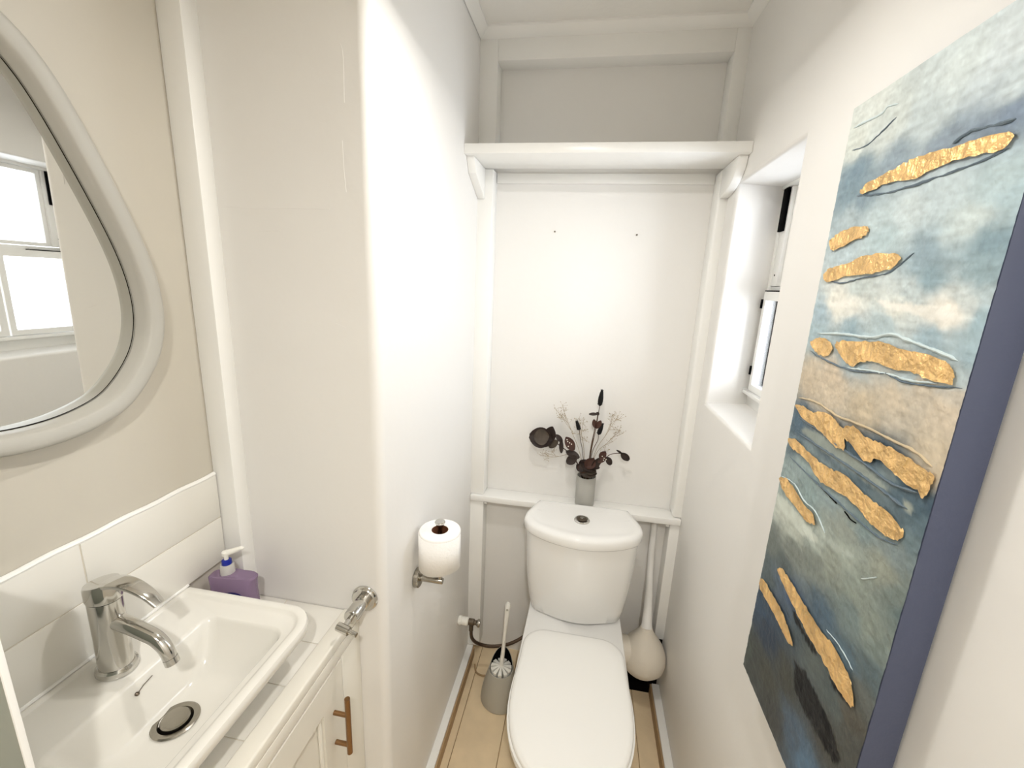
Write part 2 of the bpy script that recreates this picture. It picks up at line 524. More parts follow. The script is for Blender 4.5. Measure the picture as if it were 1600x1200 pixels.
# ---- high shelf with its two brackets
sh = empty('wall_shelf', (0, 1.43, 1.957), 'long white painted shelf high above the toilet', 'shelf')
obj('board', box(XL, XR, 1.348, YP - 0.001, 1.957, 1.985, 0.0025), 'gloss', sh)
brk = [(1.372, 1.957), (1.398, 1.915), (1.44, 1.896), (1.519, 1.862), (1.519, 1.957)]
obj('bracket', prism(brk, 0, XL + 0.001, XL + 0.026, 0.002), 'gloss', sh)
cur = [(1.372, 1.957)] + [(1.372 + 0.147 * (1 - math.cos(a)), 1.957 - 0.085 * math.sin(a)) for a in np.linspace(0.25, math.pi / 2, 8)] + [(1.519, 1.957)]
obj('bracket', prism(cur, 0, XR - 0.026, XR - 0.001, 0.002), 'gloss', sh)
obj('rear_batten', box(-0.339, 0.376, YB - 0.010, YB - 0.0005, 1.925, 1.9565, 0.001), 'gloss', sh)

# ---- ledge
le = empty('wall_ledge', (0, 1.55, ZL - 0.024), 'narrow white ledge behind the cistern carrying the vase', 'ledge')
obj('board', box(XL + 0.001, XR - 0.001, 1.507, YB - 0.0005, ZL - 0.024, ZL - 0.0005, 0.0025), 'gloss', le)
for s, x0, x1 in ((0, -0.3395, -0.327), (1, 0.359, 0.3715)):
    obj('support_block', box(x0, x1, 1.526, YB - 0.001, ZL - 0.042, ZL - 0.0245, 0.001), 'gloss', le)

# ================================================================== VANITY, BASIN
XV = -0.459
va = empty('vanity_unit', (-0.61, 0.52, 0), 'white painted vanity cupboard with panelled door under the basin', 'cabinet')
VY0, VY1 = 0.262, YE - 0.001
obj('carcass', box(XS + 0.002, XV - 0.021, VY0, VY1, 0.0, 0.818), 'vanity', va)
obj('top_rail', box(XV - 0.02, XV, VY0, VY1, 0.790, 0.818, 0.0008), 'vanity', va)
obj('stile', box(XV - 0.02, XV, 0.699, VY1, 0.0, 0.7895, 0.0008), 'vanity', va)
obj('stile', box(XV - 0.02, XV, VY0, 0.300, 0.0, 0.7895, 0.0008), 'vanity', va)
obj('plinth', box(XV - 0.02, XV - 0.004, 0.3005, 0.6985, 0.0, 0.08), 'vanity', va)
d0, d1, dz0, dz1 = 0.302, 0.696, 0.084, 0.7865
def door():
    bm = bmesh.new()
    t = 0.070
    for b in ((d0, d0 + t, dz0, dz1), (d1 - t, d1, dz0, dz1), (d0 + t, d1 - t, dz0, dz0 + t), (d0 + t, d1 - t, dz1 - t, dz1)):
        add_box(bm, XV - 0.018, XV + 0.001, *b)
    return bm
dr = obj('door', door(), 'vanity', va, smooth=0)
obj('door_panel', box(XV - 0.016, XV - 0.011, d0 + 0.0695, d1 - 0.0695, dz0 + 0.0695, dz1 - 0.0695), 'vanity', dr)
for (a, b, c, d) in ((d0 + 0.07, d0 + 0.078, dz0 + 0.07, dz1 - 0.07), (d1 - 0.078, d1 - 0.07, dz0 + 0.07, dz1 - 0.07),
                     (d0 + 0.078, d1 - 0.078, dz1 - 0.078, dz1 - 0.07)):
    obj('door_bead', box(XV - 0.0108, XV - 0.004, a, b, c, d, 0.002), 'vanity', dr)
hy = 0.660
hd = obj('handle', tube([(XV + 0.033, hy, 0.585), (XV + 0.033, hy, 0.7285)], 0.0058, 16), 'brass', dr)
obj('shadow_gap', box(XV - 0.02, XV - 0.0185, 0.3005, 0.6985, 0.081, 0.789), 'void', va)
for z in (0.606, 0.685):
    o = obj('handle_post', tube([(XV + 0.0012, hy, z), (XV + 0.031, hy, z)], 0.0048, 12), 'brass', dr)

wt = empty('worktop', (-0.61, 0.52, 0.819), 'white tiled worktop with timber front edge under the basin', 'worktop')
obj('grout_bed', box(XS + 0.001, -0.4945, VY0, VY1, 0.819, 0.8365), 'grout', wt)
ycut = [VY0, 0.375, 0.475, 0.575, 0.674, VY1]
for i, (a, b) in enumerate(zip(ycut, ycut[1:])):
    for (c, d) in ((XS + 0.002, -0.640), (-0.638, -0.495)):
        obj('tile', box(c, d, a + 0.0008, b - 0.0008, 0.828, 0.838, 0.001, 2), 'tile', wt)
obj('front_edge', box(-0.4938, XV + 0.0005, VY0, VY1, 0.819, 0.843, 0.004, 3), 'vanity', wt)

# ---- basin
BX0, BX1, BY0, BY1 = -0.7565, -0.462, 0.270, 0.644
def bring(ins_b, ins_f, ins_y, rf, rb, z):
    return rrect(BX0 + ins_b, BX1 - ins_f, BY0 + ins_y, BY1 - ins_y, [rb, rf, rf, rb], z, 8)
rings = [bring(0.012, 0.085, 0.085, 0.04, 0.02, 0.8382),
         bring(0.006, 0.070, 0.065, 0.05, 0.02, 0.852),
         bring(0.0, 0.030, 0.025, 0.055, 0.012, 0.900),
         bring(0.0, 0.008, 0.006, 0.055, 0.008, 0.928),
         bring(0.0, 0.001, 0.001, 0.055, 0.006, 0.936),
         bring(0.0, 0.0, 0.0, 0.055, 0.006, 0.950),
         bring(0.001, 0.002, 0.002, 0.054, 0.006, 0.9545),
         bring(0.003, 0.006, 0.006, 0.051, 0.006, 0.9560),
         bring(0.006, 0.014, 0.014, 0.044, 0.006, 0.9562),
         bring(0.008, 0.018, 0.017, 0.041, 0.008, 0.9545),
         bring(0.010, 0.021, 0.020, 0.039, 0.010, 0.9510),
         bring(0.014, 0.024, 0.024, 0.036, 0.012, 0.9500),
         bring(0.092, 0.032, 0.050, 0.026, 0.020, 0.9490),
         bring(0.096, 0.034, 0.053, 0.024, 0.020, 0.9478),
         bring(0.099, 0.037, 0.056, 0.023, 0.020, 0.9430),
         bring(0.104, 0.045, 0.066, 0.024, 0.022, 0.9200),
         bring(0.110, 0.055, 0.082, 0.028, 0.026, 0.8920),
         bring(0.116, 0.063, 0.096, 0.032, 0.030, 0.8760),
         bring(0.123, 0.072, 0.110, 0.034, 0.032, 0.8690),
         bring(0.133, 0.084, 0.128, 0.028, 0.028, 0.8655)]
bs = empty('wash_basin', (-0.61, 0.457, 0.838), 'white rectangular ceramic wash basin with rounded front corners', 'basin')
obj('bowl', loft(rings), 'ceramic', bs, smooth=40)
dc = (-0.607, 0.462, 0.8655)
wf = obj('waste_flange', lathe([(0.022, 0.0), (0.022, -0.008), (0.032, 0.0005), (0.0335, 0.0022), (0.031, 0.0038), (0.0245, 0.0030), (0.0225, 0.0)], dc, n=36, caps=False), 'steel', bs)
obj('waste_plug', lathe([(0.020, 0.001), (0.0205, 0.006), (0.019, 0.0085), (0.010, 0.0095), (0.0, 0.0098)], dc, n=32), 'steel', wf)
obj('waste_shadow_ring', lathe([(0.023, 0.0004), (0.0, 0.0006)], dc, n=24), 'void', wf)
ov = at(201, 1080, 0, -0.650)
obj('chain_stay', lathe([(0.003, 0), (0.0032, 0.003), (0.0012, 0.005)], (BX0 + 0.1025, 0.447, 0.927), (1, 0, 0.25), 10), 'darksteel', bs)
obj('chain_stub', tube([(BX0 + 0.105, 0.447, 0.928), (BX0 + 0.1035, 0.458, 0.932), (BX0 + 0.1025, 0.474, 0.934)], 0.0007, 5), 'darksteel', bs)

# ---- side splash panel at the near end of the basin
sp = empty('splash_panel', (-0.65, 0.259, 0.838), 'grey-green side panel with white edge at near end of basin', 'panel')
obj('board', box(XS + 0.0005, -0.5345, 0.2566, 0.2612, 0.8, 1.30), 'panel', sp)
obj('edge_strip', box(-0.5344, -0.5312, 0.2556, 0.2615, 0.8, 1.30, 0.001), 'gloss', sp)

# ---- mixer tap
tx, tyy = -0.703, 0.462
tp = empty('mixer_tap', (tx, tyy, 0.951), 'chrome single lever mixer tap on the back of the basin', 'tap')
zb = 0.9505
def oval(cx, cy, rx, ry, z, n=28, tilt=0.0):
    return [Vector((cx + rx * math.cos(2 * math.pi * k / n), cy + ry * math.sin(2 * math.pi * k / n), z + tilt * rx * math.cos(2 * math.pi * k / n))) for k in range(n)]
obj('base_ring', loft([oval(tx, tyy, 0.028, 0.025, zb), oval(tx, tyy, 0.0295, 0.0265, zb + 0.003), oval(tx, tyy, 0.0285, 0.0255, zb + 0.010), oval(tx, tyy, 0.0255, 0.0225, zb + 0.013)]), 'chrome', tp)
obj('body', loft([oval(tx, tyy, 0.0245, 0.0215, zb + 0.011), oval(tx, tyy, 0.0235, 0.0205, zb + 0.06), oval(tx + 0.001, tyy, 0.0235, 0.0205, 1.083)]), 'chrome', tp)
hd_ = obj('lever_head', loft([oval(tx + 0.001, tyy, 0.0245, 0.0215, 1.0845), oval(tx + 0.001, tyy, 0.0252, 0.0222, 1.088), oval(tx + 0.001, tyy, 0.0252, 0.0222, 1.107, tilt=0.18),
                        oval(tx + 0.001, tyy, 0.0235, 0.0205, 1.1125, tilt=0.2), oval(tx + 0.001, tyy, 0.015, 0.013, 1.1145, tilt=0.2)]), 'chrome', tp)
# lever: flat tapering blade
lp = spline([(tx + 0.004, tyy, 1.109), (tx + 0.03, tyy + 0.001, 1.116), (tx + 0.055, tyy + 0.003, 1.113), (tx + 0.078, tyy + 0.005, 1.100), (tx + 0.094, tyy + 0.006, 1.084)], 14)
rr = []
for i, p in enumerate(lp):
    t = i / 13
    wd = 0.0165 * (1 - t) + 0.0078 * t
    th = 0.0055 * (1 - t) + 0.0036 * t
    a = (lp[min(i + 1, 13)] - lp[max(i - 1, 0)]).normalized()
    s = Vector((0, 1, 0))
    nrm = a.cross(s).normalized()
    rr.append([p + s * wd * math.copysign(abs(math.cos(q)) ** 0.6, math.cos(q)) + nrm * th * math.copysign(abs(math.sin(q)) ** 0.6, math.sin(q)) for q in np.linspace(0, 2 * math.pi, 17)[:-1]])
obj('lever', loft(rr), 'chrome', hd_)
spt = spline([(tx + 0.012, tyy, 1.045), (tx + 0.04, tyy, 1.040), (tx + 0.066, tyy + 0.001, 1.031), (tx + 0.084, tyy + 0.002, 1.022), (tx + 0.097, tyy + 0.002, 1.008), (tx + 0.103, tyy + 0.002, 0.992)], 22)
so = obj('spout', tube(spt, [0.0125 - 0.0028 * i / 21 for i in range(22)], 20), 'chrome', tp)
e1 = Vector(spt[-1]); dv = (spt[-1] - spt[-2]).normalized()
obj('aerator', tube([e1 + dv * 0.0003, e1 + dv * 0.0105], 0.0101, 20), 'chrome', so)
obj('aerator_screen', tube([e1 + dv * 0.0106, e1 + dv * 0.0112], 0.008, 16), 'darksteel', so)

# ---- pump soap bottle behind the basin
bx, by = -0.697, 0.692
sb = empty('soap_bottle', (bx, by, 0.8385), 'purple pump soap bottle with blue collar in the basin corner', 'bottle')
ROT = Matrix.Rotation(math.radians(8), 3, 'Z')
def bsec(hw, hd, z, cx=0.0, n=28, e=0.55):
    out = []
    for k in range(n):
        a = 2 * math.pi * k / n
        q = Vector((cx + hw * math.copysign(abs(math.cos(a)) ** e, math.cos(a)), hd * math.copysign(abs(math.sin(a)) ** e, math.sin(a)), 0))
        q = ROT @ q
        out.append(Vector((bx + q.x, by + q.y, z)))
    return out
obj('bottle_body', loft([bsec(0.040, 0.018, 0.8386), bsec(0.046, 0.022, 0.843), bsec(0.047, 0.0225, 0.88), bsec(0.045, 0.0215, 0.920), bsec(0.047, 0.020, 0.940),
                         bsec(0.050, 0.017, 0.953), bsec(0.046, 0.0155, 0.957), bsec(0.026, 0.0145, 0.9575), bsec(0.016, 0.0135, 0.961)]), 'soap', sb)
lb = [ROT @ Vector((0.010 + 0.021 * math.cos(2 * math.pi * k / 24), -0.0228, 0.012 * math.sin(2 * math.pi * k / 24))) for k in range(24)]
lb2 = [v + ROT @ Vector((0, 0.0012, 0)) for v in lb]
obj('oval_label', loft([[Vector((bx + v.x, by + v.y, 0.918 + v.z)) for v in q] for q in (lb2, lb)]), 'navy', sb)
nk = (bx - 0.012, by, 0.0)
obj('collar', lathe([(0.0138, 0.9565), (0.0140, 0.961), (0.0132, 0.979), (0.0118, 0.981)], nk, n=28), 'clear', sb)
obj('blue_ring', lathe([(0.0095, 0.9812), (0.0098, 0.983), (0.0092, 0.990), (0.006, 0.9915)], nk, n=28), 'blue', sb)
pu = obj('pump_stem', lathe([(0.0042, 0.9916), (0.0042, 1.001), (0.0075, 1.002), (0.0078, 1.0095), (0.005, 1.011)], nk, n=20), 'white_plastic', sb)
q0 = Vector(nk) + Vector((0.0, 0.0, 1.007))
obj('nozzle', tube([q0 + Vector((0.004, 0.001, 0)), q0 + Vector((0.020, 0.006, 0.006)), q0 + Vector((0.030, 0.010, 0.010)), q0 + Vector((0.034, 0.011, 0.008))], [0.0062, 0.0052, 0.0042, 0.0034], 12), 'white_plastic', pu)

# ---- chrome stop tap on the end wall
cx, cz = -0.440, 0.880
st = empty('stop_tap', (cx, YE, cz - 0.03), 'chrome wall stop tap with cross bar handle beside worktop', 'tap')
obj('wall_flange', lathe([(0.030, 0.0), (0.031, 0.003), (0.029, 0.009), (0.026, 0.0115), (0.018, 0.012)], (cx, YE - 0.0005, cz), (0, -1, 0), 40), 'chrome', st)
obj('valve_body', lathe([(0.0155, 0.011), (0.0155, 0.022), (0.0130, 0.024), (0.0130, 0.030), (0.0165, 0.032), (0.0165, 0.062), (0.0150, 0.065), (0.007, 0.0655)], (cx, YE, cz), (0, -1, 0), 36), 'chrome', st)
obj('spindle', lathe([(0.0058, 0.064), (0.0058, 0.090)], (cx, YE, cz), (0, -1, 0), 18), 'chrome', st)
hb = Vector((cx, YE - 0.094, cz))
hn = obj('cross_bar', tube([hb + Vector((-0.013, 0.002, 0.002)), hb + Vector((0.014, -0.002, -0.002))], 0.0088, 20), 'chrome', st)
obj('bar_tip', tube([hb + Vector((0.0142, -0.002, -0.002)), hb + Vector((0.032, -0.0045, -0.005))], 0.0048, 16), 'chrome', hn)

# ---- teardrop mirror
MC = (0.452, 1.535)
half = [(0.0, 1.902), (0.020, 1.897), (0.041, 1.884), (0.069, 1.860), (0.100, 1.815), (0.142, 1.722), (0.182, 1.617), (0.197, 1.540), (0.193, 1.476), (0.170, 1.420), (0.120, 1.365), (0.062, 1.341), (0.0, 1.334)]
full = [(MC[0] + a, z) for a, z in half] + [(MC[0] - a, z) for a, z in half[-2:0:-1]]
NM = 144
out2 = [Vector((p.x, p.y)) for p in spline([Vector((a, b, 0)) for a, b in full], NM, True)]
def inset(loop, d):
    n = len(loop)
    res = []
    for i in range(n):
        t = (loop[(i + 1) % n] - loop[i - 1]).normalized()
        res.append(loop[i] + Vector((t.y, -t.x)) * d * SGN)
    for _ in range(2):
        res = [(res[i - 1] + res[i] * 2 + res[(i + 1) % n]) / 4 for i in range(n)]
    return res
area = sum(out2[i].x * out2[(i + 1) % NM].y - out2[(i + 1) % NM].x * out2[i].y for i in range(NM))
SGN = -1 if area > 0 else 1
def mring(d, x):
    lp_ = inset(out2, d) if d else out2
    return [Vector((x, p.x, p.y)) for p in lp_]
mi = empty('wall_mirror', (XS, MC[0], 1.334), 'large teardrop mirror with pale grey frame on the left wall', 'mirror')
prof = [(0.003, XS + 0.001), (0.0, XS + 0.012), (0.0, -0.731), (0.003, -0.7275), (0.008, -0.726), (0.022, -0.7285), (0.0255, -0.731), (0.0275, -0.742), (0.0275, -0.7625)]
bm = bmesh.new()
add_loft(bm, [mring(d, x) for d, x in prof], False, False)
bmesh.ops.recalc_face_normals(bm, faces=bm.faces[:])
obj('frame', bm, 'frame', mi, smooth=50)
obj('glass_seam', loft([[Vector((p.x + (p.z - 1.36) * 0.014, p.y, p.z)) for p in mring(d, x)] for d, x in ((0.0268, -0.7618), (0.0284, -0.7604))], False, False), 'void', mi)

bm = bmesh.new()
lp0 = [Vector((-0.7622 + (p.z - 1.36) * 0.014, p.y, p.z)) for p in mring(0.0268, 0)]
bm.faces.new([bm.verts.new(p) for p in lp0])
e = bmesh.ops.extrude_face_region(bm, geom=bm.faces[:])
bmesh.ops.translate(bm, verts=[v for v in e['geom'] if isinstance(v, bmesh.types.BMVert)], vec=(-0.002, 0, 0))
bmesh.ops.recalc_face_normals(bm, faces=bm.faces[:])
obj('mirror_glass', bm, 'mirror', mi, smooth=0)

# ================================================================== TOILET
TC = 0.046
def plan(yb, yf, hwb, hwm, ym_, z, rc=0.03, n=72, cx=TC, e=2.3):
    """closed outline: straight back with rounded corners, sides, round front"""
    pts = []
    for k in range(9):                                   # back right corner to back left
        a = math.radians(0 + 90 * k / 8)
        pts.append((hwb - rc + rc * math.cos(a), yb - rc + rc * math.sin(a)))
    for t in (0.66, 0.33, 0.0, -0.33, -0.66):
        pts.append(((hwb - rc) * t, yb))
    for k in range(9):
        a = math.radians(90 + 90 * k / 8)
        pts.append((-hwb + rc + rc * math.cos(a), yb - rc + rc * math.sin(a)))
    for t in (0.25, 0.5, 0.75):
        s = t * t * (3 - 2 * t)
        pts.append((-(hwb + (hwm - hwb) * s), yb - rc + (ym_ - yb + rc) * t))
    for k in range(25):
        a = math.pi * k / 24
        pts.append((-hwm * math.copysign(abs(math.cos(a)) ** (2 / e), math.cos(a)), ym_ - (ym_ - yf) * abs(math.sin(a)) ** (2 / e)))
    for t in (0.75, 0.5, 0.25):
        s = t * t * (3 - 2 * t)
        pts.append(((hwb + (hwm - hwb) * s), yb - rc + (ym_ - yb + rc) * t))
    return [Vector((cx + p[0], p[1], z)) for p in pts]

to = empty('toilet', (TC, 1.15, 0), 'white close coupled toilet with closed lid and bow fronted cistern', 'toilet')
pan = [plan(1.44, 0.965, 0.095, 0.105, 1.10, 0.0),
       plan(1.44, 0.960, 0.095, 0.105, 1.10, 0.02),
       plan(1.44, 0.985, 0.085, 0.092, 1.12, 0.10),
       plan(1.45, 0.965, 0.090, 0.100, 1.10, 0.20),
       plan(1.47, 0.900, 0.115, 0.128, 1.05, 0.29),
       plan(1.48, 0.820, 0.145, 0.160, 1.02, 0.355),
       plan(1.485, 0.780, 0.160, 0.172, 1.01, 0.390),
       plan(1.485, 0.768, 0.166, 0.175, 1.01, 0.405),
       plan(1.485, 0.770, 0.165, 0.174, 1.01, 0.4165),
       plan(1.482, 0.776, 0.162, 0.170, 1.01, 0.4200)]
obj('pan', loft(pan), 'porcelain', to, smooth=50)
ringz = [plan(1.235, 0.768, 0.161, 0.172, 1.00, 0.4205, 0.07), plan(1.238, 0.764, 0.164, 0.1755, 1.00, 0.4225, 0.07),
         plan(1.238, 0.764, 0.164, 0.1755, 1.00, 0.4325, 0.07), plan(1.234, 0.769, 0.160, 0.171, 1.00, 0.4345, 0.07)]
obj('seat_ring', loft(ringz), 'seat', to, smooth=50)
lidz = [plan(1.238, 0.772, 0.158, 0.167, 1.00, 0.4350, 0.07), plan(1.242, 0.768, 0.162, 0.1710, 1.00, 0.4370, 0.07), plan(1.242, 0.768, 0.162, 0.1710, 1.00, 0.4440, 0.07),
        plan(1.239, 0.772, 0.159, 0.1675, 1.00, 0.4490, 0.07), plan(1.230, 0.783, 0.150, 0.158, 1.00, 0.4525, 0.065), plan(1.20, 0.82, 0.122, 0.130, 1.00, 0.4550, 0.06), plan(1.14, 0.90, 0.065, 0.070, 1.01, 0.4560, 0.04)]
obj('seat_lid', loft(lidz), 'seat', to, smooth=50)
# cistern: straight back, bowed front
def cis(hw, yb, ymx, yf, z, k=0.80):
    """half width, back y, y of the widest point, front y at the middle, narrowing of the back"""
    h = [(0.0, yb), (0.45, yb), (k - 0.05, yb - 0.001), (k + 0.03, yb - 0.010), (k + 0.10, yb - 0.05), (1.0 - (1 - k) * 0.12, ymx + 0.03), (1.0, ymx - 0.004), (0.975, ymx - 0.026),
         (0.87, ymx - 0.026 - (ymx - yf) * 0.28), (0.62, yf + (ymx - yf) * 0.24), (0.32, yf + (ymx - yf) * 0.07), (0.0, yf)]
    pts = [(a * hw, y) for a, y in h] + [(-a * hw, y) for a, y in h[-2:0:-1]]
    return [Vector((TC + 0.002 + p.x, p.y, z)) for p in spline([Vector((a, b_, 0)) for a, b_ in pts], 96, True)]
ct = obj('cistern', loft([cis(0.150, 1.472, 1.402, 1.330, 0.4205, 0.85), cis(0.164, 1.480, 1.400, 1.316, 0.426, 0.85), cis(0.174, 1.484, 1.394, 1.304, 0.47, 0.85), cis(0.184, 1.486, 1.386, 1.286, 0.56, 0.84),
                          cis(0.190, 1.488, 1.380, 1.272, 0.66, 0.83), cis(0.193, 1.488, 1.376, 1.264, 0.755, 0.83)]), 'porcelain', to, smooth=50)
ld = obj('cistern_lid', loft([cis(0.191, 1.487, 1.376, 1.266, 0.7545), cis(0.200, 1.494, 1.372, 1.254, 0.757), cis(0.203, 1.496, 1.371, 1.251, 0.762), cis(0.203, 1.496, 1.371, 1.252, 0.782), cis(0.200, 1.493, 1.372, 1.256, 0.790),
                             cis(0.190, 1.484, 1.374, 1.268, 0.7950), cis(0.178, 1.473, 1.376, 1.282, 0.7968), cis(0.170, 1.466, 1.376, 1.290, 0.7950), cis(0.155, 1.452, 1.376, 1.306, 0.7962)]), 'porcelain', to, smooth=60)
fb = obj('flush_button', lathe([(0.027, 0.0), (0.027, 0.004), (0.024, 0.0075), (0.0195, 0.008), (0.0186, 0.006)], (0.045, 1.372, 0.795), n=36), 'chrome', ld)
obj('button_centre', lathe([(0.0176, 0.005), (0.0176, 0.0085), (0.015, 0.0098), (0.0, 0.0100)], (0.045, 1.372, 0.7955), n=32), 'darksteel', fb)
obj('button_split', lathe([(0.0075, 0.0098), (0.0075, 0.0112), (0.0, 0.0114)], (0.0455, 1.3725, 0.7957), n=20), 'chrome', fb)
obj('lid_spot', lathe([(0.0018, 0), (0.0012, 0.0007)], (0.041, 1.300, 0.7940), n=10), 'black', ld)

# ---- waste pipe behind the toilet
wpx = empty('waste_pipe', (0.325, 1.47, 0.1), 'cream bulbous wrapped waste pipe joint right of the pan', 'pipe')
px_, py_ = 0.322, 1.448
obj('bulb', lathe([(0.0, 0.152), (0.038, 0.154), (0.064, 0.164), (0.080, 0.184), (0.0845, 0.208), (0.082, 0.234), (0.070, 0.264), (0.052, 0.292), (0.036, 0.312), (0.026, 0.330), (0.021, 0.346)], (px_, py_, 0), n=32), 'pipe', wpx)
obj('vent_pipe', tube([(px_, py_, 0.34), (px_ + 0.002, py_ + 0.03, 0.40), (px_ + 0.004, py_ + 0.07, 0.48), (px_ + 0.004, py_ + 0.112, 0.60), (px_ + 0.004, py_ + 0.118, 0.735)], [0.020, 0.016, 0.0135, 0.012, 0.012], 16), 'plaster', wpx)
obj('pan_spigot', tube([(0.165, 1.43, 0.250), (0.20, 1.435, 0.243), (0.275, 1.446, 0.228)], [0.055, 0.055, 0.052], 24), 'pipe', wpx)
# ---- supply valve and hose
sv = empty('supply_valve', (XL, 1.385, 0.29), 'small stop valve with white tail on wall left of the brush', 'valve')
vz, vy = 0.302, 1.375
obj('white_union', lathe([(0.016, 0.0), (0.017, 0.004), (0.017, 0.012), (0.0145, 0.014), (0.0155, 0.018), (0.0155, 0.036), (0.012, 0.040)], (XL + 0.0005, vy, vz), (1, 0, 0), 20), 'white_plastic', sv)
obj('valve_body', lathe([(0.011, 0.039), (0.0125, 0.041), (0.0125, 0.062), (0.009, 0.064), (0.009, 0.072)], (XL, vy, vz), (1, 0, 0), 20), 'darksteel', sv)
obj('valve_knob', lathe([(0.006, 0.070), (0.0140, 0.076), (0.0150, 0.080), (0.0140, 0.086), (0.006, 0.087)], (XL, vy, vz), (1, 0, 0), 12), 'steel', sv)
obj('valve_outlet', tube([(XL + 0.051, vy, vz - 0.011), (XL + 0.051, vy, vz - 0.038)], 0.0085, 14), 'darksteel', sv)
hs = spline([(XL + 0.051, vy, vz - 0.0385), (XL + 0.054, vy + 0.01, vz - 0.085), (XL + 0.075, vy + 0.04, vz - 0.135), (XL + 0.13, vy + 0.06, vz - 0.155), (XL + 0.20, vy + 0.075, vz - 0.140), (XL + 0.265, vy + 0.095, vz - 0.10), (XL + 0.315, vy + 0.110, vz - 0.05)], 40)
tag(obj('supply_hose', tube(hs, 0.0066, 12), 'hose'), 'braided hose curling from the wall valve behind the toilet', 'hose')
tag(obj('floor_cable', tube(spline([(-0.345, 1.47, 0.004), (-0.33, 1.435, 0.004), (-0.30, 1.425, 0.004), (-0.265, 1.435, 0.004), (-0.22, 1.46, 0.004)], 24), 0.0035, 8), 'woodedge'),
    'thin brown pipe lying on the floor behind the brush', 'pipe')

# ---- toilet brush in its holder
bc = (-0.213, 1.352)
hold = empty('brush_holder', (bc[0], bc[1], 0), 'grey conical toilet brush holder left of the toilet', 'holder')
N = 36
def hring(rad, z, back=0.0, dx=0.0):
    return [Vector((bc[0] + dx + rad * math.cos(2 * math.pi * k / N), bc[1] + rad * math.sin(2 * math.pi * k / N),
                    z + back * max(0, math.sin(2 * math.pi * k / N)) ** 1.5)) for k in range(N)]
obj('cone', loft([hring(0.074, 0.0005), hring(0.076, 0.004), hring(0.0735, 0.03), hring(0.066, 0.07), hring(0.056, 0.105, 0.02), hring(0.046, 0.135, 0.06), hring(0.044, 0.136, 0.06), hring(0.050, 0.105, 0.02), hring(0.062, 0.06), hring(0.066, 0.006)], True, True), 'greyplastic', hold)
obj('interior_shade', loft([hring(0.0435, 0.1355, 0.0595), hring(0.046, 0.112, 0.02), hring(0.054, 0.075), hring(0.056, 0.01)], False, True), 'black', hold)  # black inner skin paints the shadow inside the holder
br = empty('toilet_brush', (bc[0], bc[1], 0.02), 'white toilet brush with looped handle standing in grey holder', 'brush')
bh = Vector((bc[0], bc[1], 0.0))
top = at(794, 945, 1, bc[1] + 0.03)
top2 = at(785, 1035, 1, bc[1])
bcx = bc[0] + 0.0
obj('stem', tube([(bcx, bc[1], 0.03), (bcx, bc[1], 0.13), (bcx + 0.001, bc[1] + 0.002, 0.16)], [0.006, 0.007, 0.008], 14), 'white_plastic', br)
hp = [Vector((bcx + 0.001, bc[1] + 0.002, 0.16)), Vector((bcx + 0.004, bc[1] + 0.008, 0.22)), Vector((bcx + 0.007, bc[1] + 0.014, 0.30)), top - Vector((0.0015, 0.002, 0.03)), top, top + Vector((0, 0.001, 0.008))]
hnd = obj('handle', tube(hp, [0.0085, 0.0072, 0.0066, 0.0098, 0.0105, 0.006], 16), 'white_plastic', br)
q1 = hp[3] + (hp[4] - hp[3]) * 0.55
obj('hang_hole', lathe([(0.0042, 0.0), (0.0042, 0.0015)], (q1.x, q1.y - 0.0105, q1.z), (0, -1, 0.12), 12), 'greyplastic', hnd)
for k in range(11):
    a = 2 * math.pi * k / 11 + 0.2
    d = Vector((math.cos(a), math.sin(a), 0))
    s = Vector((-math.sin(a), math.cos(a), 0))
    c0 = Vector((bcx, bc[1], 0))
    def fin(r0, r1, w0, w1, z0, z1):
        return [[c0 + d * r0 + s * w0 + Vector((0, 0, z0)), c0 + d * r0 - s * w0 + Vector((0, 0, z0)), c0 + d * r0 - s * w0 + Vector((0, 0, z1)), c0 + d * r0 + s * w0 + Vector((0, 0, z1))],
                [c0 + d * r1 + s * w1 + Vector((0, 0, z0 - 0.004)), c0 + d * r1 - s * w1 + Vector((0, 0, z0 - 0.004)), c0 + d * r1 - s * w1 + Vector((0, 0, z1 - 0.006)), c0 + d * r1 + s * w1 + Vector((0, 0, z1 - 0.006))]]
    obj('bristle_fin', loft(fin(0.006, 0.040, 0.0020, 0.0072, 0.100, 0.150)), 'white_plastic', br)

# ---- paper holder and roll
hy_, hz_ = 0.953, 0.808
hx_ = XL + 0.067
ph = empty('paper_holder', (XL, hy_, hz_ - 0.026), 'steel upright toilet paper holder on the left recess wall', 'holder')
obj('wall_flange', lathe([(0.026, 0.0), (0.0265, 0.003), (0.0255, 0.011), (0.023, 0.013)], (XL + 0.001, hy_, hz_), (1, 0, 0), 36), 'steel', ph)
obj('arm', lathe([(0.0085, 0.012), (0.0085, 0.074), (0.0078, 0.0755)], (XL, hy_, hz_), (1, 0, 0), 24), 'steel', ph)
pp = obj('post', tube([(hx_, hy_, hz_), (hx_, hy_, 0.968)], 0.006, 18), 'steel', ph)
obj('flared_tip', lathe([(0.006, 0.960), (0.0075, 0.968), (0.0125, 0.978), (0.0135, 0.982), (0.012, 0.9845), (0.004, 0.985)], (hx_, hy_, 0), n=28), 'chrome', pp)
rl = empty('toilet_roll', (hx_, hy_, 0.845), 'white toilet paper roll standing on the steel holder', 'toilet roll')
R0 = 0.0535
z0_, z1_ = 0.862, 0.960
def rr2(rad, z): return [Vector((hx_ + rad * math.cos(2 * math.pi * k / 48), hy_ + rad * math.sin(2 * math.pi * k / 48), z)) for k in range(48)]
bm = bmesh.new()
